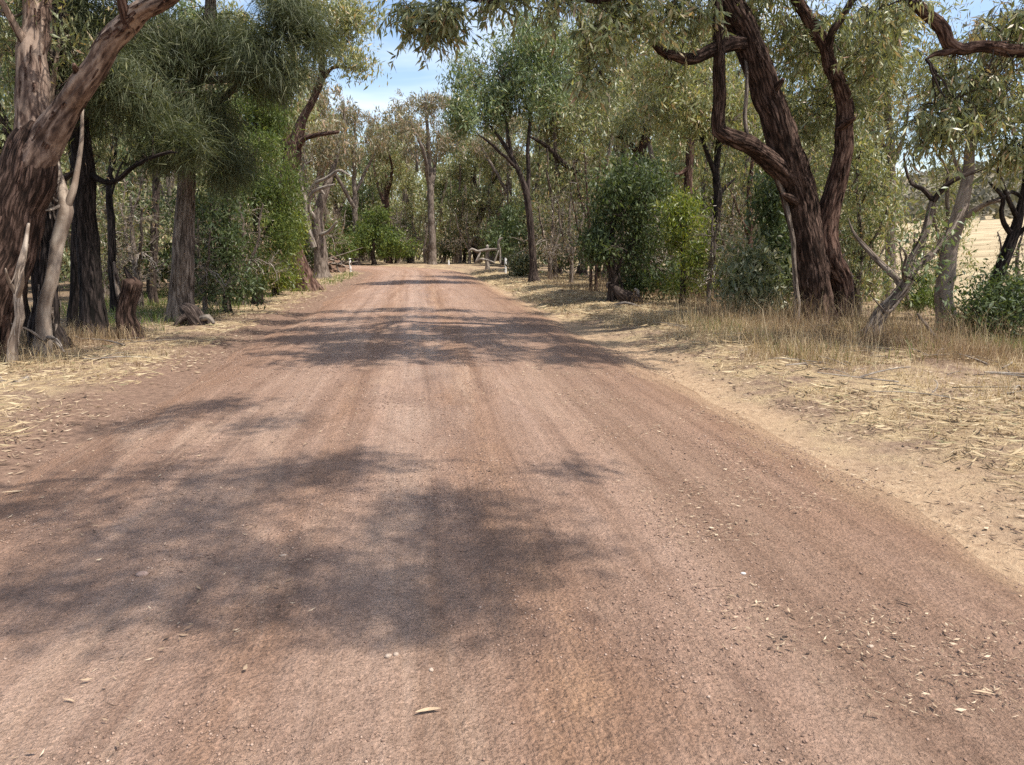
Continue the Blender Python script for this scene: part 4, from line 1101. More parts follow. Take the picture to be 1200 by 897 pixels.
# a gum beside the photographer, left of the picture, arching over the near road: its crown shades the road
rp = np.array([-7.2, 2.3, gz(-7.2, 2.3)])
sg = obj('gum_tree', None, label='gum standing off the left edge, whose crown arches over and shades the near road', cat='tree', loc=rp)
P = spline(np.array([[-7.2, 2.3, -0.4], [-6.9, 2.3, 2.0], [-6.1, 2.4, 4.6], [-4.2, 2.6, 7.0], [-1.6, 2.8, 8.6], [1.2, 2.9, 9.6], [2.8, 2.8, 9.8]]), 0.12)
V, F, UV = tube(P - rp, 0.36 * (1 - np.linspace(0, 1, len(P))) ** 1.7 + 0.025, 24, 0.08, 5, 0.1, 0.08)
obj('trunk', mesh_np('trunk', V, F, UV, True), BARK['red'], sg)
sb = [shade_blob(px, py, rx, ry, h, max(8, int(n * 0.72))) for px, py, rx, ry, h, n in [
    (250, 482, 0.5, 0.42, 10, 44), (310, 505, 0.3, 0.3, 10, 18), (170, 500, 0.5, 0.4, 10.4, 30), (400, 558, 0.42, 0.28, 9.6, 40), (320, 575, 0.4, 0.22, 9.8, 24), (510, 606, 0.42, 0.22, 9.8, 38),
    (580, 665, 0.36, 0.28, 9.4, 44), (500, 650, 0.3, 0.2, 9.4, 20), (430, 715, 0.42, 0.2, 9.2, 40), (340, 690, 0.35, 0.2, 9.4, 24), (500, 748, 0.22, 0.1, 9, 12), (672, 568, 0.16, 0.12, 8.8, 12), (300, 745, 0.25, 0.12, 8.8, 12),
    (50, 600, 0.6, 0.4, 9.8, 34), (150, 640, 0.5, 0.3, 9.6, 28), (40, 700, 0.45, 0.25, 9.2, 30), (180, 715, 0.4, 0.2, 9.2, 20), (230, 610, 0.4, 0.2, 9.8, 16), (170, 560, 0.5, 0.25, 10, 18)]]
(V, F, UV), cl, dr = grow(P[len(P) // 2:], sb, 111, 0.43, 40, 0.5)
obj('twigs', mesh_np('twigs', V - rp, F, UV, True), BARK['red'], sg, kind='stuff')
V, F = leaves(cl - rp, 30, (0.17, 0.17, 0.15), 0.13, 0.03, 0.5)
obj('crown', mesh_np('crown', V, F), LEAF['gum'], sg, kind='stuff')

# ---- the wood behind: a few kinds of tree and bush copied along both sides and across the far bend
D0 = 60


def pb(px, py, rx, ry, rd, n): return px_blob(px, py, D0, rx, ry, rd, n)


def wood_proto(trunk, blobs, bark, leaf, seed, k, L, W, twig='grey', limbs=(), name='gum_tree', cat='tree', **kw):
    kw = dict(dict(gap=0.44, sides=10), **kw)
    return tree(name, 'x', cat, [trunk] + list(limbs), blobs, bark=bark, leaf=leaf, seed=seed, k=k, L=L, W=W, twig=twig, wiggle=0.12, **kw)


def trk(w, bend=0): return ([(600, 305, D0), (598 + bend, 260, D0), (604 - bend, 215, D0), (600 + bend, 165, D0), (606, 110, D0)], [w, w * .8, w * .7, w * .5, w * .2])


fork = [([(602, 240, D0), (584, 208, D0 - 1), (566, 172, D0 - 2), (560, 138, D0 - 2)], [6, 5, 4, 1.5]), ([(604, 215, D0), (622, 182, D0 + 1), (640, 150, D0 + 1)], [5, 4, 1.5])]
fork2 = [([(600, 250, D0), (622, 214, D0 - 1), (632, 180, D0 - 1), (650, 140, D0 - 1)], [6, 5, 4, 1.5]), ([(603, 220, D0), (586, 190, D0 + 1), (584, 150, D0 + 1)], [5, 4, 1.5])]
protos = [
    wood_proto(trk(10, 3), [pb(600, 125, 42, 26, 3, 100), pb(565, 155, 28, 22, 2.2, 60), pb(638, 150, 28, 24, 2.2, 60), pb(600, 175, 46, 26, 2.8, 70)], 'grey', 'gum_brown', 201, 24, 0.32, 0.075, 'dead', fork, gap=0.46),
    wood_proto(trk(9, -4), [pb(600, 120, 34, 28, 2.6, 100), pb(570, 160, 26, 24, 2, 60), pb(632, 160, 26, 26, 2, 60), pb(600, 205, 40, 34, 2.4, 90)], 'dark', 'gum', 203, 26, 0.31, 0.08, 'grey', fork2),
    wood_proto(trk(8, 2), [pb(600, 140, 32, 34, 2.4, 110), pb(580, 200, 28, 34, 2, 80), pb(622, 205, 28, 36, 2, 80), pb(600, 260, 28, 26, 2, 50)], 'dark', 'gum_green', 207, 28, 0.3, 0.085, 'dark', fork[:1]),
    wood_proto(trk(10, -2), [pb(600, 130, 38, 26, 2.8, 90), pb(565, 165, 30, 24, 2.2, 60), pb(640, 155, 26, 22, 2, 60), pb(605, 190, 34, 24, 2, 40)], 'red', 'gum_yellow', 211, 25, 0.32, 0.075, 'grey', fork),
    wood_proto(([(600, 312, D0), (600, 295, D0), (602, 270, D0)], [5, 4, 2]), [pb(600, 282, 24, 20, 1.8, 70), pb(622, 292, 18, 15, 1.4, 36), pb(578, 290, 16, 18, 1.4, 36), pb(606, 258, 12, 12, 1, 20)], 'dark', 'shrub', 213, 26, 0.24, 0.085, 'dark', name='shrub', cat='shrub', droop=0.4, gap=0.45),
    wood_proto(([(600, 310, D0), (604, 280, D0), (598, 245, D0), (606, 205, D0), (602, 180, D0)], [5, 4.4, 3.6, 2.6, 1]), [pb(602, 205, 22, 26, 1.6, 60), pb(590, 245, 22, 24, 1.5, 60), pb(618, 262, 22, 28, 1.6, 60), pb(595, 285, 26, 18, 1.6, 40)], 'grey', 'gum', 217, 20, 0.24, 0.06, 'grey', name='gum_sapling', gap=0.46,
               limbs=[([(601, 270, D0), (618, 245, D0), (626, 222, D0)], [3, 2, 1])]),
    wood_proto(([(600, 310, D0), (598, 290, D0), (603, 262, D0), (600, 235, D0)], [4, 3.4, 2.6, 1]), [pb(600, 262, 26, 30, 1.8, 130), pb(622, 285, 24, 20, 1.6, 80), pb(578, 285, 24, 20, 1.6, 80)], 'grey', 'gum_dry', 219, 4, 0.16, 0.04, 'dead', name='dry_shrub', cat='shrub', gap=0.3, thick=1.3, per=12,
               limbs=[([(599, 295, D0), (612, 270, D0), (620, 240, D0)], [3, 2, 1]), ([(599, 290, D0), (588, 268, D0), (580, 244, D0)], [3, 2, 1])]),
]
protos.append(wood_proto(([(600, 312, D0), (600, 295, D0), (602, 265, D0)], [5, 4, 2]), [pb(600, 282, 26, 24, 1.8, 90), pb(624, 292, 20, 15, 1.4, 46), pb(576, 290, 18, 18, 1.4, 46), pb(606, 258, 16, 14, 1, 26)], 'dark', 'ballart', 223, 30, 0.24, 0.08, 'dark', name='shrub', cat='shrub', droop=0.4, gap=0.44))
KIND = ['grey-brown thin-crowned gum', 'grey-green gum', 'dark green full-crowned gum', 'olive-yellow gum with reddish trunk', 'dark green bush', 'slim grey-green sapling', 'dry grey twiggy bush', 'bright green bush']
used = [False] * len(protos)
planted = {}
rr = random.Random(5)


def plant(kind, px, D, scale, where):
    x = (px - CX) / FPX * D
    loc = (x, D, gz(x, D) - 0.05)
    rot = rr.random() * 6.28
    sc = (scale * rr.uniform(0.9, 1.15), scale * rr.uniform(0.9, 1.15), scale * rr.uniform(0.88, 1.12))
    if not used[kind]:
        used[kind] = True
        o = protos[kind]; o.location = loc; o.rotation_euler = (0, 0, rot); o.scale = sc
    else:
        o = copy_thing(protos[kind], loc, rot, sc)
    planted.setdefault((kind, where), []).append((px, o))
    return o


W_FAR, W_L, W_R = 'in the wood beyond the far bend', 'behind the left roadside trees', 'behind the right roadside trees'
for kind, px, D, sc in [(0, 508, 70, 1.02), (3, 458, 74, 0.98), (1, 560, 76, 0.95), (0, 598, 72, 1.0), (0, 420, 66, 0.9), (1, 640, 70, 1.0), (2, 535, 84, 1.0), (0, 478, 86, 1.05), (1, 398, 80, 1.0), (3, 585, 88, 1.05), (2, 438, 86, 1.0), (1, 355, 70, 1.0),
                        (7, 440, 66, 1.1), (7, 415, 68, 1.1), (7, 466, 71, 0.8), (4, 480, 76, 0.9), (7, 395, 60, 0.9), (4, 592, 66, 1.1), (4, 545, 78, 1.0), (4, 625, 62, 1.1), (5, 540, 75, 1.1), (5, 575, 73, 1.2), (5, 485, 76, 1.1), (5, 612, 70, 1.2), (5, 455, 80, 1.3), (5, 520, 82, 1.3),
                        (6, 550, 72, 1.0), (6, 500, 74, 0.9), (6, 468, 70, 0.9), (6, 588, 74, 1.1), (6, 395, 64, 1.0)]:
    plant(kind, px, D, sc, W_FAR)
for kind, px, D, sc in [(1, 20, 24, 0.72), (2, 130, 27, 0.72), (1, 70, 33, 0.85), (0, 180, 34, 0.85), (2, 240, 36, 0.85), (1, 290, 40, 0.9), (3, 330, 46, 0.9), (1, -60, 30, 0.9), (2, 20, 46, 1.0), (0, 110, 44, 1.0), (1, 200, 50, 1.0), (0, 365, 52, 0.9),
                        (4, 180, 24, 0.7), (4, 243, 26, 0.75), (4, 110, 30, 0.8), (4, 300, 34, 0.8), (4, 60, 34, 0.9), (4, 345, 44, 0.9),
                        (5, 140, 20, 0.55), (5, 90, 22, 0.6), (5, 235, 23, 0.65), (5, 185, 29, 0.8), (5, 30, 27, 0.75), (5, 280, 30, 0.8), (5, 325, 40, 0.9),
                        (6, 165, 19, 0.6), (6, 125, 23, 0.7), (6, 210, 26, 0.8), (6, 60, 26, 0.8), (6, 255, 31, 0.9), (6, 375, 44, 1.0), (6, 15, 32, 0.9), (6, 240, 17, 0.45), (6, 288, 19.5, 0.5)]:
    plant(kind, px, D, sc, W_L)
for kind, px, D, sc in [(1, 680, 44, 0.95), (0, 720, 48, 0.95), (2, 770, 46, 0.9), (1, 830, 40, 0.85), (3, 790, 54, 1.0), (2, 880, 46, 0.9), (1, 930, 38, 0.85), (0, 860, 58, 1.0), (2, 695, 62, 1.1), (1, 985, 42, 0.9),
                        (4, 655, 42, 0.9), (4, 770, 28, 0.7), (4, 845, 27, 0.65), (4, 920, 24, 0.6), (4, 700, 38, 0.9), (4, 985, 22, 0.45),
                        (5, 650, 36, 0.9), (5, 705, 34, 0.9), (5, 760, 32, 0.9), (5, 820, 31, 0.85), (5, 865, 29, 0.8), (5, 925, 29, 0.8), (5, 970, 26, 0.7), (5, 1010, 24, 0.6),
                        (6, 645, 33, 0.75), (6, 668, 30, 0.7), (6, 725, 28, 0.75), (6, 785, 25, 0.65), (6, 855, 24, 0.65), (6, 900, 22, 0.6), (6, 1005, 18, 0.4), (6, 680, 46, 1.0), (6, 745, 21, 0.5), (6, 830, 18, 0.42), (6, 1062, 19, 0.42), (5, 1098, 23, 0.5), (6, 1188, 17.5, 0.4), (7, 1075, 17, 0.22), (7, 1195, 16, 0.22), (7, 820, 24, 0.45)]:
    plant(kind, px, D, sc, W_R)
ORD = ['leftmost', 'second from left', 'third from left', 'fourth from left', 'fifth from left', 'sixth from left', 'seventh from left', 'eighth from left', 'ninth from left', 'tenth from left', 'eleventh from left', 'twelfth from left', 'thirteenth from left', 'fourteenth from left', 'fifteenth from left']
for (kind, where), lst in planted.items():
    lst.sort(key=lambda e: e[0])
    for q, (px, o) in enumerate(lst):
        o['group'] = KIND[kind] + 's ' + where if not KIND[kind].endswith('trunk') else 'olive-yellow gums ' + where
        o['label'] = KIND[kind] + ' ' + where + ((', ' + (ORD[q] if q < len(lst) - 1 or len(lst) == 1 else 'rightmost')) if len(lst) > 1 else '')


# the wood farther back reads as one mass: leafage and stems
def mass(px0, px1, D0_, D1, zmax, n):
    D = D0_ + (D1 - D0_) * rng.random(n)
    px = px0 + (px1 - px0) * rng.random(n)
    x = (px - CX) / FPX * D
    z = ground_z(x, D) + zmax * rng.random(n) ** 0.9
    c = np.stack([x, D, z], 1)
    return c[fbm(c * 0.22, 77, 3) > 0.40]


cl = np.vstack([mass(300, 660, 88, 125, 13, 2600), mass(-150, 340, 55, 110, 12, 3600), mass(640, 985, 66, 110, 12, 2600)])
V, F = leaves(cl, 17, (0.9, 0.9, 0.8), 0.6, 0.21, 0.5)
obj('distant_wood', mesh_np('distant_wood', V, F), LEAF['gum'], kind='stuff', label='dim grey-green wood filling the background behind all roadside trees', cat='wood')
st = np.vstack([mass(300, 660, 80, 120, 0.1, 420), mass(-150, 340, 45, 100, 0.1, 420), mass(640, 985, 60, 100, 0.1, 260)])
n = len(st)
top = st + np.stack([rng.normal(size=n) * 1.3, rng.normal(size=n), 7 + 5 * rng.random(n)], 1)
P = bezier(st - [0, 0, 0.4], (st + top) / 2 + rng.normal(size=(n, 3)) * [0.9, 0.9, 0.2], top, 6)
V, F, UV = batch_tubes(P, (0.06 + 0.14 * rng.random((n, 1)) ** 2) * np.linspace(1, 0.3, 6)[None], 5)
obj('distant_stems', mesh_np('distant_stems', V, F, UV, True), BARK['grey'], kind='stuff', label='thin grey stems crowding the background wood', cat='stems')

# ------------------------------------------------------------------ small things along the road
tree('bush', 'rounded green bush between the white post and the slender gum', 'shrub',
     [([(611, 327, 37), (611, 318, 37), (612, 306, 37)], [4, 3, 1.5])], [px_blob(611, 312, 37, 14, 12, 0.6, 90)], bark='dark', leaf='pale_shrub', seed=301, k=34, L=0.17, W=0.05, droop=0.1, gap=0.2)
tree('fallen_tree', 'bleached fallen tree with a crooked horizontal branch by the far right verge', 'dead tree',
     [([(571, 308, 50), (571, 298, 50), (571, 288, 50)], [5, 4.4, 3.6]),
      ([(549, 296, 49.6), (553, 292, 49.6), (560, 295, 49.7), (571, 293, 49.8), (580, 292, 49.8), (587, 292, 49.8)], [2, 3, 3.4, 3.4, 3, 2]),
      ([(586, 308, 49.8), (586, 296, 49.8), (584, 286, 49.8), (587, 280, 49.8), (589, 279, 49.8)], [2.5, 2.5, 3, 3, 1.5]),
      ([(580, 306, 49.7), (582, 300, 49.7), (584, 294, 49.7)], [3, 2, 1.5]), ([(556, 309, 49.5), (562, 304, 49.4), (570, 305, 49.3), (580, 308, 49.2)], [2, 2.4, 2.4, 1.5]), ([(563, 296, 49.7), (560, 302, 49.5), (557, 307, 49.4)], [2, 2, 1.2])], [], bark='dead', seed=307, sides=10, flare=0.2, lump=0.15)
tree('fallen_log', 'dark fallen log lying beside the right white post', 'log',
     [([(573, 324, 43), (580, 321, 43), (588, 320.5, 43), (594, 322, 43.2)], [2, 4, 5, 4])], [], bark='dark', seed=311, sides=10, flare=0, lump=0.2, bury=-0.05)
tree('root_log', 'curved charred root log with orange-brown underside on the straw verge', 'log',
     [([(752, 357, 19.2), (746, 354, 19.2), (736, 350, 19.2), (728, 344, 19.2), (722, 338, 19.3), (715, 333, 19.4)], [16, 19, 18, 13, 8, 3]),
      ([(745, 348, 19.2), (748, 342, 19.2), (744, 338, 19.2)], [8, 5, 3], 'dead'), ([(728, 343, 19.3), (729, 335, 19.3), (727, 328, 19.3), (726, 318, 19.4)], [5, 3, 2, 1], 'black'),
      ([(716, 333, 19.4), (712, 332, 19.3), (712, 337, 19.2)], [4, 3, 2], 'black')], [], bark='dark', seed=313, sides=18, flare=0, lump=0.2, rough=0.16, ridges=0.15, bury=-0.12)
tree('stick', 'pale broken stick lying in front of the charred root log', 'stick', [([(720, 356, 18.3), (732, 355, 18.3), (744, 358, 18.2), (752, 361, 18.2)], [3, 3.4, 3, 2])], [], bark='dead', seed=317, sides=8, flare=0, bury=-0.04)
tree('fallen_log', 'short split grey log at the left edge of the verge', 'log', [([(-8, 452, 8.6), (8, 455, 8.6), (24, 449, 8.8), (34, 444, 8.9)], [13, 13, 11, 8])], [], bark='dead', seed=319, sides=14, flare=0, lump=0.2, rough=0.2, ridges=0.2, bury=-0.06)
tree('fallen_branch', 'forked dead branch lying at the foot of the pale slender stem', 'branch',
     [([(38, 428, 10.2), (52, 400, 10.3), (60, 394, 10.3), (74, 410, 10.2)], [3, 5, 5, 2]), ([(56, 396, 10.3), (66, 398, 10.2), (72, 406, 10.1)], [4, 3, 1.5]), ([(52, 402, 10.3), (42, 392, 10.2), (30, 384, 10.1), (14, 380, 10.0)], [3, 3, 2, 1])], [], bark='dead', seed=323, sides=8, flare=0, bury=0.0)
tree('root_stump', 'dark knotted root mass at the base of the brown she-oak', 'stump',
     [([(240, 385, 15.0), (232, 376, 15.0), (224, 366, 15.1), (216, 362, 15.2)], [16, 20, 20, 12]), ([(226, 368, 15.0), (212, 374, 14.9), (203, 386, 14.8)], [10, 8, 5]), ([(234, 374, 15.0), (244, 372, 14.9), (250, 380, 14.8)], [8, 7, 4], 'dead')], [], bark='dark', seed=327, sides=14, flare=0, lump=0.3, rough=0.25, bury=0.1)

# uprooted root plate, left of the left post
rp = at(382, 303, 47); rp[2] = gz(rp[0], rp[1])
t = obj('root_heap', None, label='uprooted earthy root heap behind the left white post', cat='root heap', loc=rp)
n = 26
th, ph = np.meshgrid(np.linspace(0, 2 * math.pi, n, endpoint=False), np.linspace(0.02, math.pi / 2, 12))
d = np.stack([np.cos(th) * np.sin(ph), np.sin(th) * np.sin(ph), np.cos(ph)], -1).reshape(-1, 3)
rad = 0.6 + 0.9 * fbm(d * 2.2 + 4, 401, 4)
V = d * rad[:, None] * np.array([1.2, 0.7, 0.8]); V[:, 0] += V[:, 2] * 0.4; V += (vnoise(V * 5, 77)[:, None] - 0.5) * 0.35 * d
i, j = np.meshgrid(np.arange(11), np.arange(n), indexing='ij')
F = np.stack([i * n + j, (i + 1) * n + j, (i + 1) * n + (j + 1) % n, i * n + (j + 1) % n], -1).reshape(-1, 4)
obj('earth', mesh_np('earth', V, F, None, True), M_GROUND, t)
for q in range(34):
    a = rng.normal(size=3) * [0.7, 0.3, 0.25] + [0.1, -0.3, 0.55]
    b = a + rng.normal(size=3) * [0.75, 0.3, 0.35] + [0.25, -0.15, 0.25]
    P = spline(np.array([a, (a + b) / 2 + rng.normal(size=3) * 0.15, b]), 0.08)
    V, F, UV = tube(P, np.linspace(0.06, 0.015, len(P)), 7, 0.1, q)
    obj('root', mesh_np('root', V, F, UV, True), BARK['dead' if q % 3 else 'dark'], t)

# white guide posts
m, nt, out = new_mat('white_post_paint')
pos = nd(nt, 'ShaderNodeNewGeometry').outputs['Position']
principled(nt, out, ramp(nt, noise_n(nt, pos, 18, 4), [(0.3, (0.7, 0.67, 0.63)), (0.6, (0.8, 0.78, 0.75))]), 0.6, 0.3)
M_WHITE = m


def guide_post(px, py_top, py_base, D, label):
    b = at(px, py_base, D); b[2] = gz(b[0], b[1])
    h = (py_base - py_top) / FPX * D
    w, dth, c = 0.055, 0.03, 0.008
    prof = [(-w + c, -dth), (w - c, -dth), (w, -dth + c), (w, dth - c), (w - c, dth), (-w + c, dth), (-w, dth - c), (-w, -dth + c)]
    V, F = [], []
    for z, s in ((-0.3, 1), (h - 0.03, 1), (h, 0.7)):
        V += [(x * s, y * s, z) for x, y in prof]
    for r in range(2):
        F += [(r * 8 + q, r * 8 + (q + 1) % 8, (r + 1) * 8 + (q + 1) % 8, (r + 1) * 8 + q) for q in range(8)]
    F += [(16, 17, 18, 19), (16, 19, 20, 23), (20, 21, 22, 23)]
    o = obj('guide_post', mesh_np('guide_post', np.array(V), np.array(F)), M_WHITE, label=label, cat='post', group='white posts along the road', loc=b)
    o.rotation_euler = (0.02, rr.uniform(-0.05, 0.05), rr.uniform(-0.2, 0.2))
    return o


guide_post(411, 304, 320, 47.5, 'white roadside post on the left verge before the bend')
guide_post(592.5, 305, 324, 41.5, 'white roadside post on the right verge beside the rounded green bush')
guide_post(526, 306, 311.5, 66, 'tiny white post at the far bend beyond the others')

# loose things lying on the road
def stone(px, py, sx, sy, sz, rot, label, col):
    g = on_ground(px, py); z = float(surf_z([g[0]], [g[1]])[0])
    n = 10
    V = [(0, 0, 1)]
    for k_, (zz, r) in enumerate(((0.72, 0.7), (0.1, 1.0), (-0.6, 0.8))):
        for q in range(n):
            a = q / n * 2 * math.pi
            j_ = 1 + 0.22 * (rr.random() - 0.5)
            V.append((math.cos(a) * r * j_, math.sin(a) * r * j_, zz + 0.12 * (rr.random() - 0.5)))
    F = [(0, 1 + q, 1 + (q + 1) % n, 1 + (q + 1) % n) for q in range(n)]
    tri = [(0, 1 + q, 1 + (q + 1) % n) for q in range(n)]
    for r in range(2):
        for q in range(n):
            a, b = 1 + r * n + q, 1 + r * n + (q + 1) % n
            tri += [(a, a + n, b + n), (a, b + n, b)]
    o = obj('stone', mesh_np('stone', np.array(V) * [sx, sy, sz], np.array(tri)), col, label=label, cat='stone', loc=(g[0], g[1], z + sz * 0.35))
    o.rotation_euler = (0, 0, rot)
    return o


def stone_mat(name, a, b):
    m, nt, out = new_mat(name)
    pos = nd(nt, 'ShaderNodeNewGeometry').outputs['Position']
    f = noise_n(nt, pos, 70, 5, 0.7)
    principled(nt, out, ramp(nt, f, [(0.3, a), (0.7, b)]), 0.85, 0.25, f, 0.5, 0.01)
    return m


ST_B = stone_mat('stone_brown', (0.26, 0.17, 0.135), (0.4, 0.29, 0.24)); ST_P = stone_mat('stone_pale', (0.32, 0.24, 0.18), (0.47, 0.37, 0.29))
stone(168, 692, 0.031, 0.02, 0.014, 0.2, 'largest flat brown stone on the shaded left half of the road', ST_B)
stone(456, 800, 0.014, 0.011, 0.008, 0.5, 'left one of two small pale stones touching near the bottom of the road', ST_P)
stone(465, 797, 0.011, 0.012, 0.008, 1.2, 'right one of two small pale stones touching near the bottom of the road', ST_P)
stone(506, 815, 0.009, 0.012, 0.006, 0.3, 'small pale stone just above the long tan leaf', ST_P)
stone(870, 691, 0.014, 0.009, 0.006, 0.1, 'lone white pebble on the smooth right wheel track', stone_mat('stone_white', (0.5, 0.46, 0.42), (0.66, 0.62, 0.57)))
stone(333, 671, 0.02, 0.008, 0.005, 0.4, 'white chip on the shaded left half of the road', ST_P)
stone(1018, 778, 0.014, 0.01, 0.006, 0.2, 'pale stone among leaf chips on the right half of the road', ST_P)


def leaf_obj(name, px, py, L, W, rot, mat, label, curl=0.25, cat='leaf'):
    g = on_ground(px, py); z = float(surf_z([g[0]], [g[1]])[0])
    n = 10
    V = []
    for q in range(n + 1):
        u_ = q / n; w = W * math.sin(math.pi * min(u_ * 0.96 + 0.03, 1)) ** 0.8
        x = (u_ - 0.5) * L; zc = 0.006 + curl * L * (u_ - 0.5) ** 2; y0 = 0.08 * L * math.sin(u_ * 3.1)
        V += [(x, y0 - w / 2, zc + w * 0.25), (x, y0, zc), (x, y0 + w / 2, zc + w * 0.25)]
    F = [(q * 3 + a, q * 3 + a + 1, (q + 1) * 3 + a + 1, (q + 1) * 3 + a) for q in range(n) for a in (0, 1)]
    o = obj(name, mesh_np(name, np.array(V), np.array(F), None, True), mat, label=label, cat=cat, loc=(g[0], g[1], z + 0.002))
    o.rotation_euler = (0, 0, rot)
    return o


LT = stone_mat('dry_leaf_tan', (0.34, 0.24, 0.15), (0.47, 0.355, 0.235)); LD = stone_mat('dry_leaf_dark', (0.02, 0.015, 0.012), (0.06, 0.04, 0.03)); LB = stone_mat('dry_leaf_brown', (0.2, 0.12, 0.075), (0.34, 0.22, 0.14))
leaf_obj('fallen_leaf', 503, 869, 0.085, 0.018, 0.25, LT, 'long tan gum leaf lying at the bottom of the road')
leaf_obj('fallen_leaf', 918, 774, 0.026, 0.02, 0.2, LD, 'small black curled leaf on the right half of the road', 0.9)
leaf_obj('fallen_leaf', 600, 825, 0.035, 0.006, 0.1, LD, 'thin dark leaf sliver near the middle of the bottom edge', 0.4)
leaf_obj('fallen_leaf', 15, 579, 0.13, 0.03, 0.25, LT, 'broad tan leaf on the left verge near the road edge')
leaf_obj('fallen_leaf', 1058, 729, 0.06, 0.012, -0.7, LD, 'dark narrow leaf beside the right hand litter streak', 0.3)
leaf_obj('bark_strip', 1150, 840, 0.07, 0.012, -0.35, LT, 'pale bark sliver near the bottom right corner', 0.2, 'bark')
leaf_obj('bark_strip', 84, 848, 0.05, 0.008, -0.3, LT, 'pale bark sliver near the bottom left corner', 0.2, 'bark')

# ------------------------------------------------------------------ gravel, litter and grass that nobody could count
def poly_scatter(n, ymin, ymax, smin, smax, power=1.0):
    t = rng.random(n)
    y = ymin * (ymax / ymin) ** (t ** power)
    s = smin + (smax - smin) * rng.random(n)
    cxx = np.interp(y, CL[:60, 1], CL[:60, 0])
    return cxx + s * 1.0, y, s


def octa(px_, py_, pz_, size, flat=0.6):
    n = len(px_)
    base = np.array([[1, 0, 0], [0, 1, 0], [-1, 0, 0], [0, -1, 0], [0, 0, 1], [0.1, 0, -0.6]])
    V = base[None] * (size[:, None, None]) * (1 + 0.5 * (rng.random((n, 6, 3)) - 0.5))
    V[..., 2] *= flat
    a = rng.random(n) * 6.28
    ca, sa = np.cos(a)[:, None], np.sin(a)[:, None]
    V = np.stack([V[..., 0] * ca - V[..., 1] * sa * 0.75, V[..., 0] * sa + V[..., 1] * ca * 0.75, V[..., 2]], -1)
    V += np.stack([px_, py_, pz_], 1)[:, None]
    f = np.array([[0, 1, 4], [1, 2, 4], [2, 3, 4], [3, 0, 4], [1, 0, 5], [2, 1, 5], [3, 2, 5], [0, 3, 5]])
    F = (np.arange(n)[:, None, None] * 6 + f[None]).reshape(-1, 3)
    return V.reshape(-1, 3), F


x, y, s = poly_scatter(95000, 1.7, 12, -3.2, 3.1)
dens = fbm(np.stack([s * 2.2, y * 1.1, np.zeros(len(s))], 1), 501, 5)
tr = np.exp(-((s + 1.75) / 0.45) ** 2) + np.exp(-((s - 0.0) / 0.4) ** 2) + np.exp(-((s - 1.6) / 0.4) ** 2)
keep = rng.random(len(s)) < (sstep(0.5, 0.66, dens) * (1 - 0.6 * tr) + 0.035)
x, y, s = x[keep], y[keep], s[keep]
size = (0.0024 + 0.0075 * rng.random(len(x)) ** 4) * (0.75 + 0.1 * y)
V, F = octa(x, y, surf_z(x, y) + size * 0.15, size)
GRAV = leaf_mat('gravel', [(0, (0.14, 0.09, 0.068)), (0.35, (0.24, 0.155, 0.115)), (0.85, (0.34, 0.23, 0.17)), (1, (0.43, 0.32, 0.25))], 0.0, 0.85, 0.2)
obj('gravel', mesh_np('gravel', V, F), GRAV, kind='stuff', label='loose fine red-brown gravel strewn over the dirt road', cat='gravel')


def litter(n, ymin, ymax, smin, smax, L, seed, thr=(0.4, 0.6), dens_scale=1.0, power=1.0):
    x, y, s = poly_scatter(n, ymin, ymax, smin, smax, power)
    d = fbm(np.stack([x * dens_scale, y * dens_scale, np.zeros(len(x))], 1), seed, 3)
    k_ = rng.random(n) < sstep(thr[0], thr[1], d) * sstep(0, 0.4, s - smin) * sstep(0, 0.4, smax - s)
    x, y = x[k_], y[k_]; n = len(x)
    z = surf_z(x, y) + 0.006 + 0.012 * rng.random(n)
    ln = L * (0.35 + 1.0 * rng.random(n) ** 2) * (1 + 0.02 * y)
    wd = ln * (0.06 + 0.34 * rng.random(n) ** 2)
    a = rng.random(n) * 6.28
    d = np.stack([np.cos(a), np.sin(a), (rng.random(n) - 0.5) * 0.35], 1)
    w = np.stack([-np.sin(a), np.cos(a), (rng.random(n) - 0.5) * 0.9], 1)
    p = np.stack([x, y, z], 1)
    up = np.array([0, 0, 1.0])
    V = np.stack([p - d * ln[:, None] / 2 + up * 0.1 * ln[:, None] * rng.random((n, 1)), p + w * wd[:, None] / 2, p + d * ln[:, None] / 2 + up * 0.16 * ln[:, None] * rng.random((n, 1)), p - w * wd[:, None] / 2], 1).reshape(-1, 3)
    b = np.arange(n)[:, None] * 4
    return V, np.stack([b + [0, 1, 2], b + [0, 2, 3]], 1).reshape(-1, 3)


parts = [litter(40000, 2.6, 40, -8, -2.9, 0.065, 511, (0.34, 0.6), 1.1, 0.8), litter(44000, 2.6, 40, 3.2, 8.5, 0.065, 513, (0.34, 0.6), 1.1, 0.8), litter(12000, 2.2, 10, 0.9, 2.6, 0.028, 517, (0.45, 0.62), 1.8), litter(9000, 2.6, 14, 3.0, 8, 0.04, 521, (0.3, 0.5), 1.5), litter(1600, 3, 20, 3.4, 8, 0.09, 527, (0.4, 0.6)), litter(1600, 3, 20, -8, -3.2, 0.09, 529, (0.4, 0.6)),
         litter(6000, 2.0, 12, -3.0, 2.8, 0.035, 519, (0.5, 0.75), 0.8), litter(3000, 3, 12, 2.3, 3.6, 0.05, 523, (0.4, 0.7))]
V, F = cat_mesh(parts)
obj('leaf_litter', mesh_np('leaf_litter', V, F), LEAF['litter'], kind='stuff', label='dry gum leaves and bark chips littering both verges', cat='leaf litter')


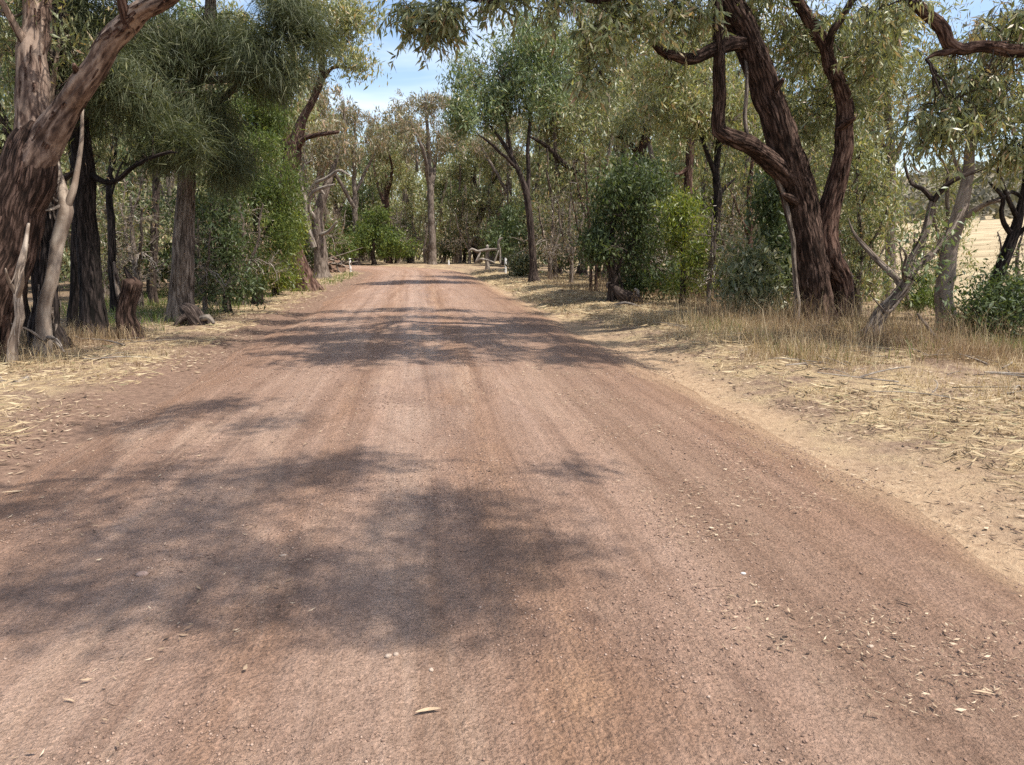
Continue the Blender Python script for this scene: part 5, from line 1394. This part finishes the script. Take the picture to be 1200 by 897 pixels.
def straw_lie(n, ymin, ymax, smin, smax, L, seed, thr):
    V, F = litter(n, ymin, ymax, smin, smax, L, seed, thr, 0.9, 0.8)
    V = V.reshape(-1, 4, 3)
    c = (V[:, 1] + V[:, 3]) / 2
    for q in (1, 3):
        V[:, q] = c + (V[:, q] - c) * 0.28
    V[:, :, 2] += 0.03 * rng.random((len(V), 1))
    return V.reshape(-1, 3), F


V, F = cat_mesh([straw_lie(46000, 3.2, 48, 3.6, 9, 0.15, 541, (0.34, 0.58)), straw_lie(36000, 3.2, 46, -9, -3.3, 0.14, 543, (0.42, 0.64)), straw_lie(24000, 16, 48, 2.9, 7, 0.2, 545, (0.25, 0.45))])
obj('flattened_straw', mesh_np('flattened_straw', V, F), LEAF['straw'], kind='stuff', label='flattened pale straw lying over both verges', cat='straw')
x1, y1, s1 = poly_scatter(420, 5, 40, -12, -4.6); x2, y2, s2 = poly_scatter(420, 7, 40, 4.6, 12)
x, y = np.concatenate([x1, x2]), np.concatenate([y1, y2]); n = len(x)
a = rng.random(n) * 6.28; L_ = 0.25 + 0.9 * rng.random(n) ** 2
dv = np.stack([np.cos(a) * L_, np.sin(a) * L_, 0.1 * rng.random(n)], 1)
b = np.stack([x, y, surf_z(x, y) + 0.02], 1)
P = bezier(b, b + dv / 2 + rng.normal(size=(n, 3)) * [0.06, 0.06, 0.02] + [0, 0, 0.04], b + dv, 6)
V, F, UV = batch_tubes(P, (0.005 + 0.012 * rng.random((n, 1)) ** 2) * np.linspace(1, 0.5, 6)[None], 5)
obj('fallen_sticks', mesh_np('fallen_sticks', V, F, UV, True), BARK['dead'], kind='stuff', label='grey fallen sticks scattered under the roadside trees', cat='sticks')


def grass(name, label, mat, patches):
    out_ = []
    for (n, ymin, ymax, smin, smax, h, lean, width, seed, thr) in patches:
        x, y, s = poly_scatter(n, ymin, ymax, smin, smax)
        d = fbm(np.stack([x * 0.8, y * 0.8, np.zeros(n)], 1), seed, 3)
        ok = rng.random(n) < sstep(thr[0], thr[1], d) * sstep(0, 0.5, s - smin) * sstep(0, 0.5, smax - s)
        x, y, d = x[ok], y[ok], d[ok]
        # tufts
        x = x + rng.normal(size=len(x)) * 0.03; y = y + rng.normal(size=len(x)) * 0.03
        H = h * (0.35 + 0.9 * rng.random(len(x))) * (0.6 + 0.9 * (d - 0.3))
        W_ = width * (0.55 + y / 22)
        out_.append(blades(x, y, surf_z(x, y) - 0.01, H, lean, W_))
    V, F = cat_mesh(out_)
    obj(name, mesh_np(name, V, F), LEAF[mat], kind='stuff', label=label, cat='grass')


grass('dry_grass', 'pale straw-coloured dry grass on both verges', 'straw', [
    (14000, 5, 46, 3.6, 8.0, 0.16, 0.9, 0.004, 601, (0.38, 0.6)), (16000, 14, 46, 3.0, 9.0, 0.2, 0.8, 0.004, 603, (0.34, 0.55)), (16000, 8.0, 16, 3.9, 9.5, 0.42, 1.0, 0.0026, 605, (0.43, 0.58)), (5000, 8.5, 15, 4.4, 9.5, 0.85, 0.45, 0.002, 606, (0.47, 0.6)), (4000, 6.5, 12, 4.4, 8.5, 0.3, 1.1, 0.0026, 608, (0.52, 0.62)),
    (14000, 5, 44, -8.5, -3.5, 0.15, 0.9, 0.004, 607, (0.4, 0.6)), (5000, 8, 14, -8.5, -4.6, 0.4, 0.5, 0.003, 609, (0.4, 0.6)), (6000, 12, 40, 8, 16, 0.4, 0.5, 0.005, 611, (0.35, 0.6))])
grass('brown_grass', 'tall brown wispy grass round the foot of the big two-stemmed gum', 'straw_brown', [
    (20000, 9.3, 17, 4.6, 10, 0.42, 1.1, 0.002, 621, (0.40, 0.55)), (8000, 9.5, 16, 5.0, 10, 0.8, 0.6, 0.0016, 622, (0.46, 0.6)), (5000, 17, 26, 5, 9, 0.6, 0.7, 0.0022, 623, (0.42, 0.6)), (6000, 9, 13, -8.5, -4.8, 0.4, 0.9, 0.002, 625, (0.42, 0.6)), (5000, 22, 30, 4.5, 8, 0.75, 0.5, 0.0022, 627, (0.38, 0.55))])
grass('green_grass', 'green grass under the left trees and the right edge bush', 'grass', [
    (11000, 14, 34, -9.5, -4.4, 0.32, 0.6, 0.004, 631, (0.38, 0.58)), (3000, 10.5, 13.5, 8.2, 11.5, 0.3, 0.6, 0.004, 633, (0.25, 0.45)), (2000, 26, 44, -4.8, -3.4, 0.25, 0.6, 0.004, 635, (0.4, 0.6)), (1500, 9, 14, 4.5, 7.5, 0.35, 0.5, 0.004, 637, (0.5, 0.65))])

# scrub on the far hillside: clumps too far off to count
n = 2600
d = 108 + 260 * rng.random(n) ** 1.2
y = 40 + 480 * rng.random(n)
x = d + 8 - 0.125 * y
pz = ground_z(x, y)
cl = np.stack([x, y, pz + 1.6], 1)
V, F = leaves(cl, 15, (1.6, 1.6, 1.1), 1.8, 1.0, 0.1)
obj('hillside_scrub', mesh_np('hillside_scrub', V, F), LEAF['scrub'], kind='stuff', label='grey-brown scrub covering the hillside beyond the paddock', cat='scrub')
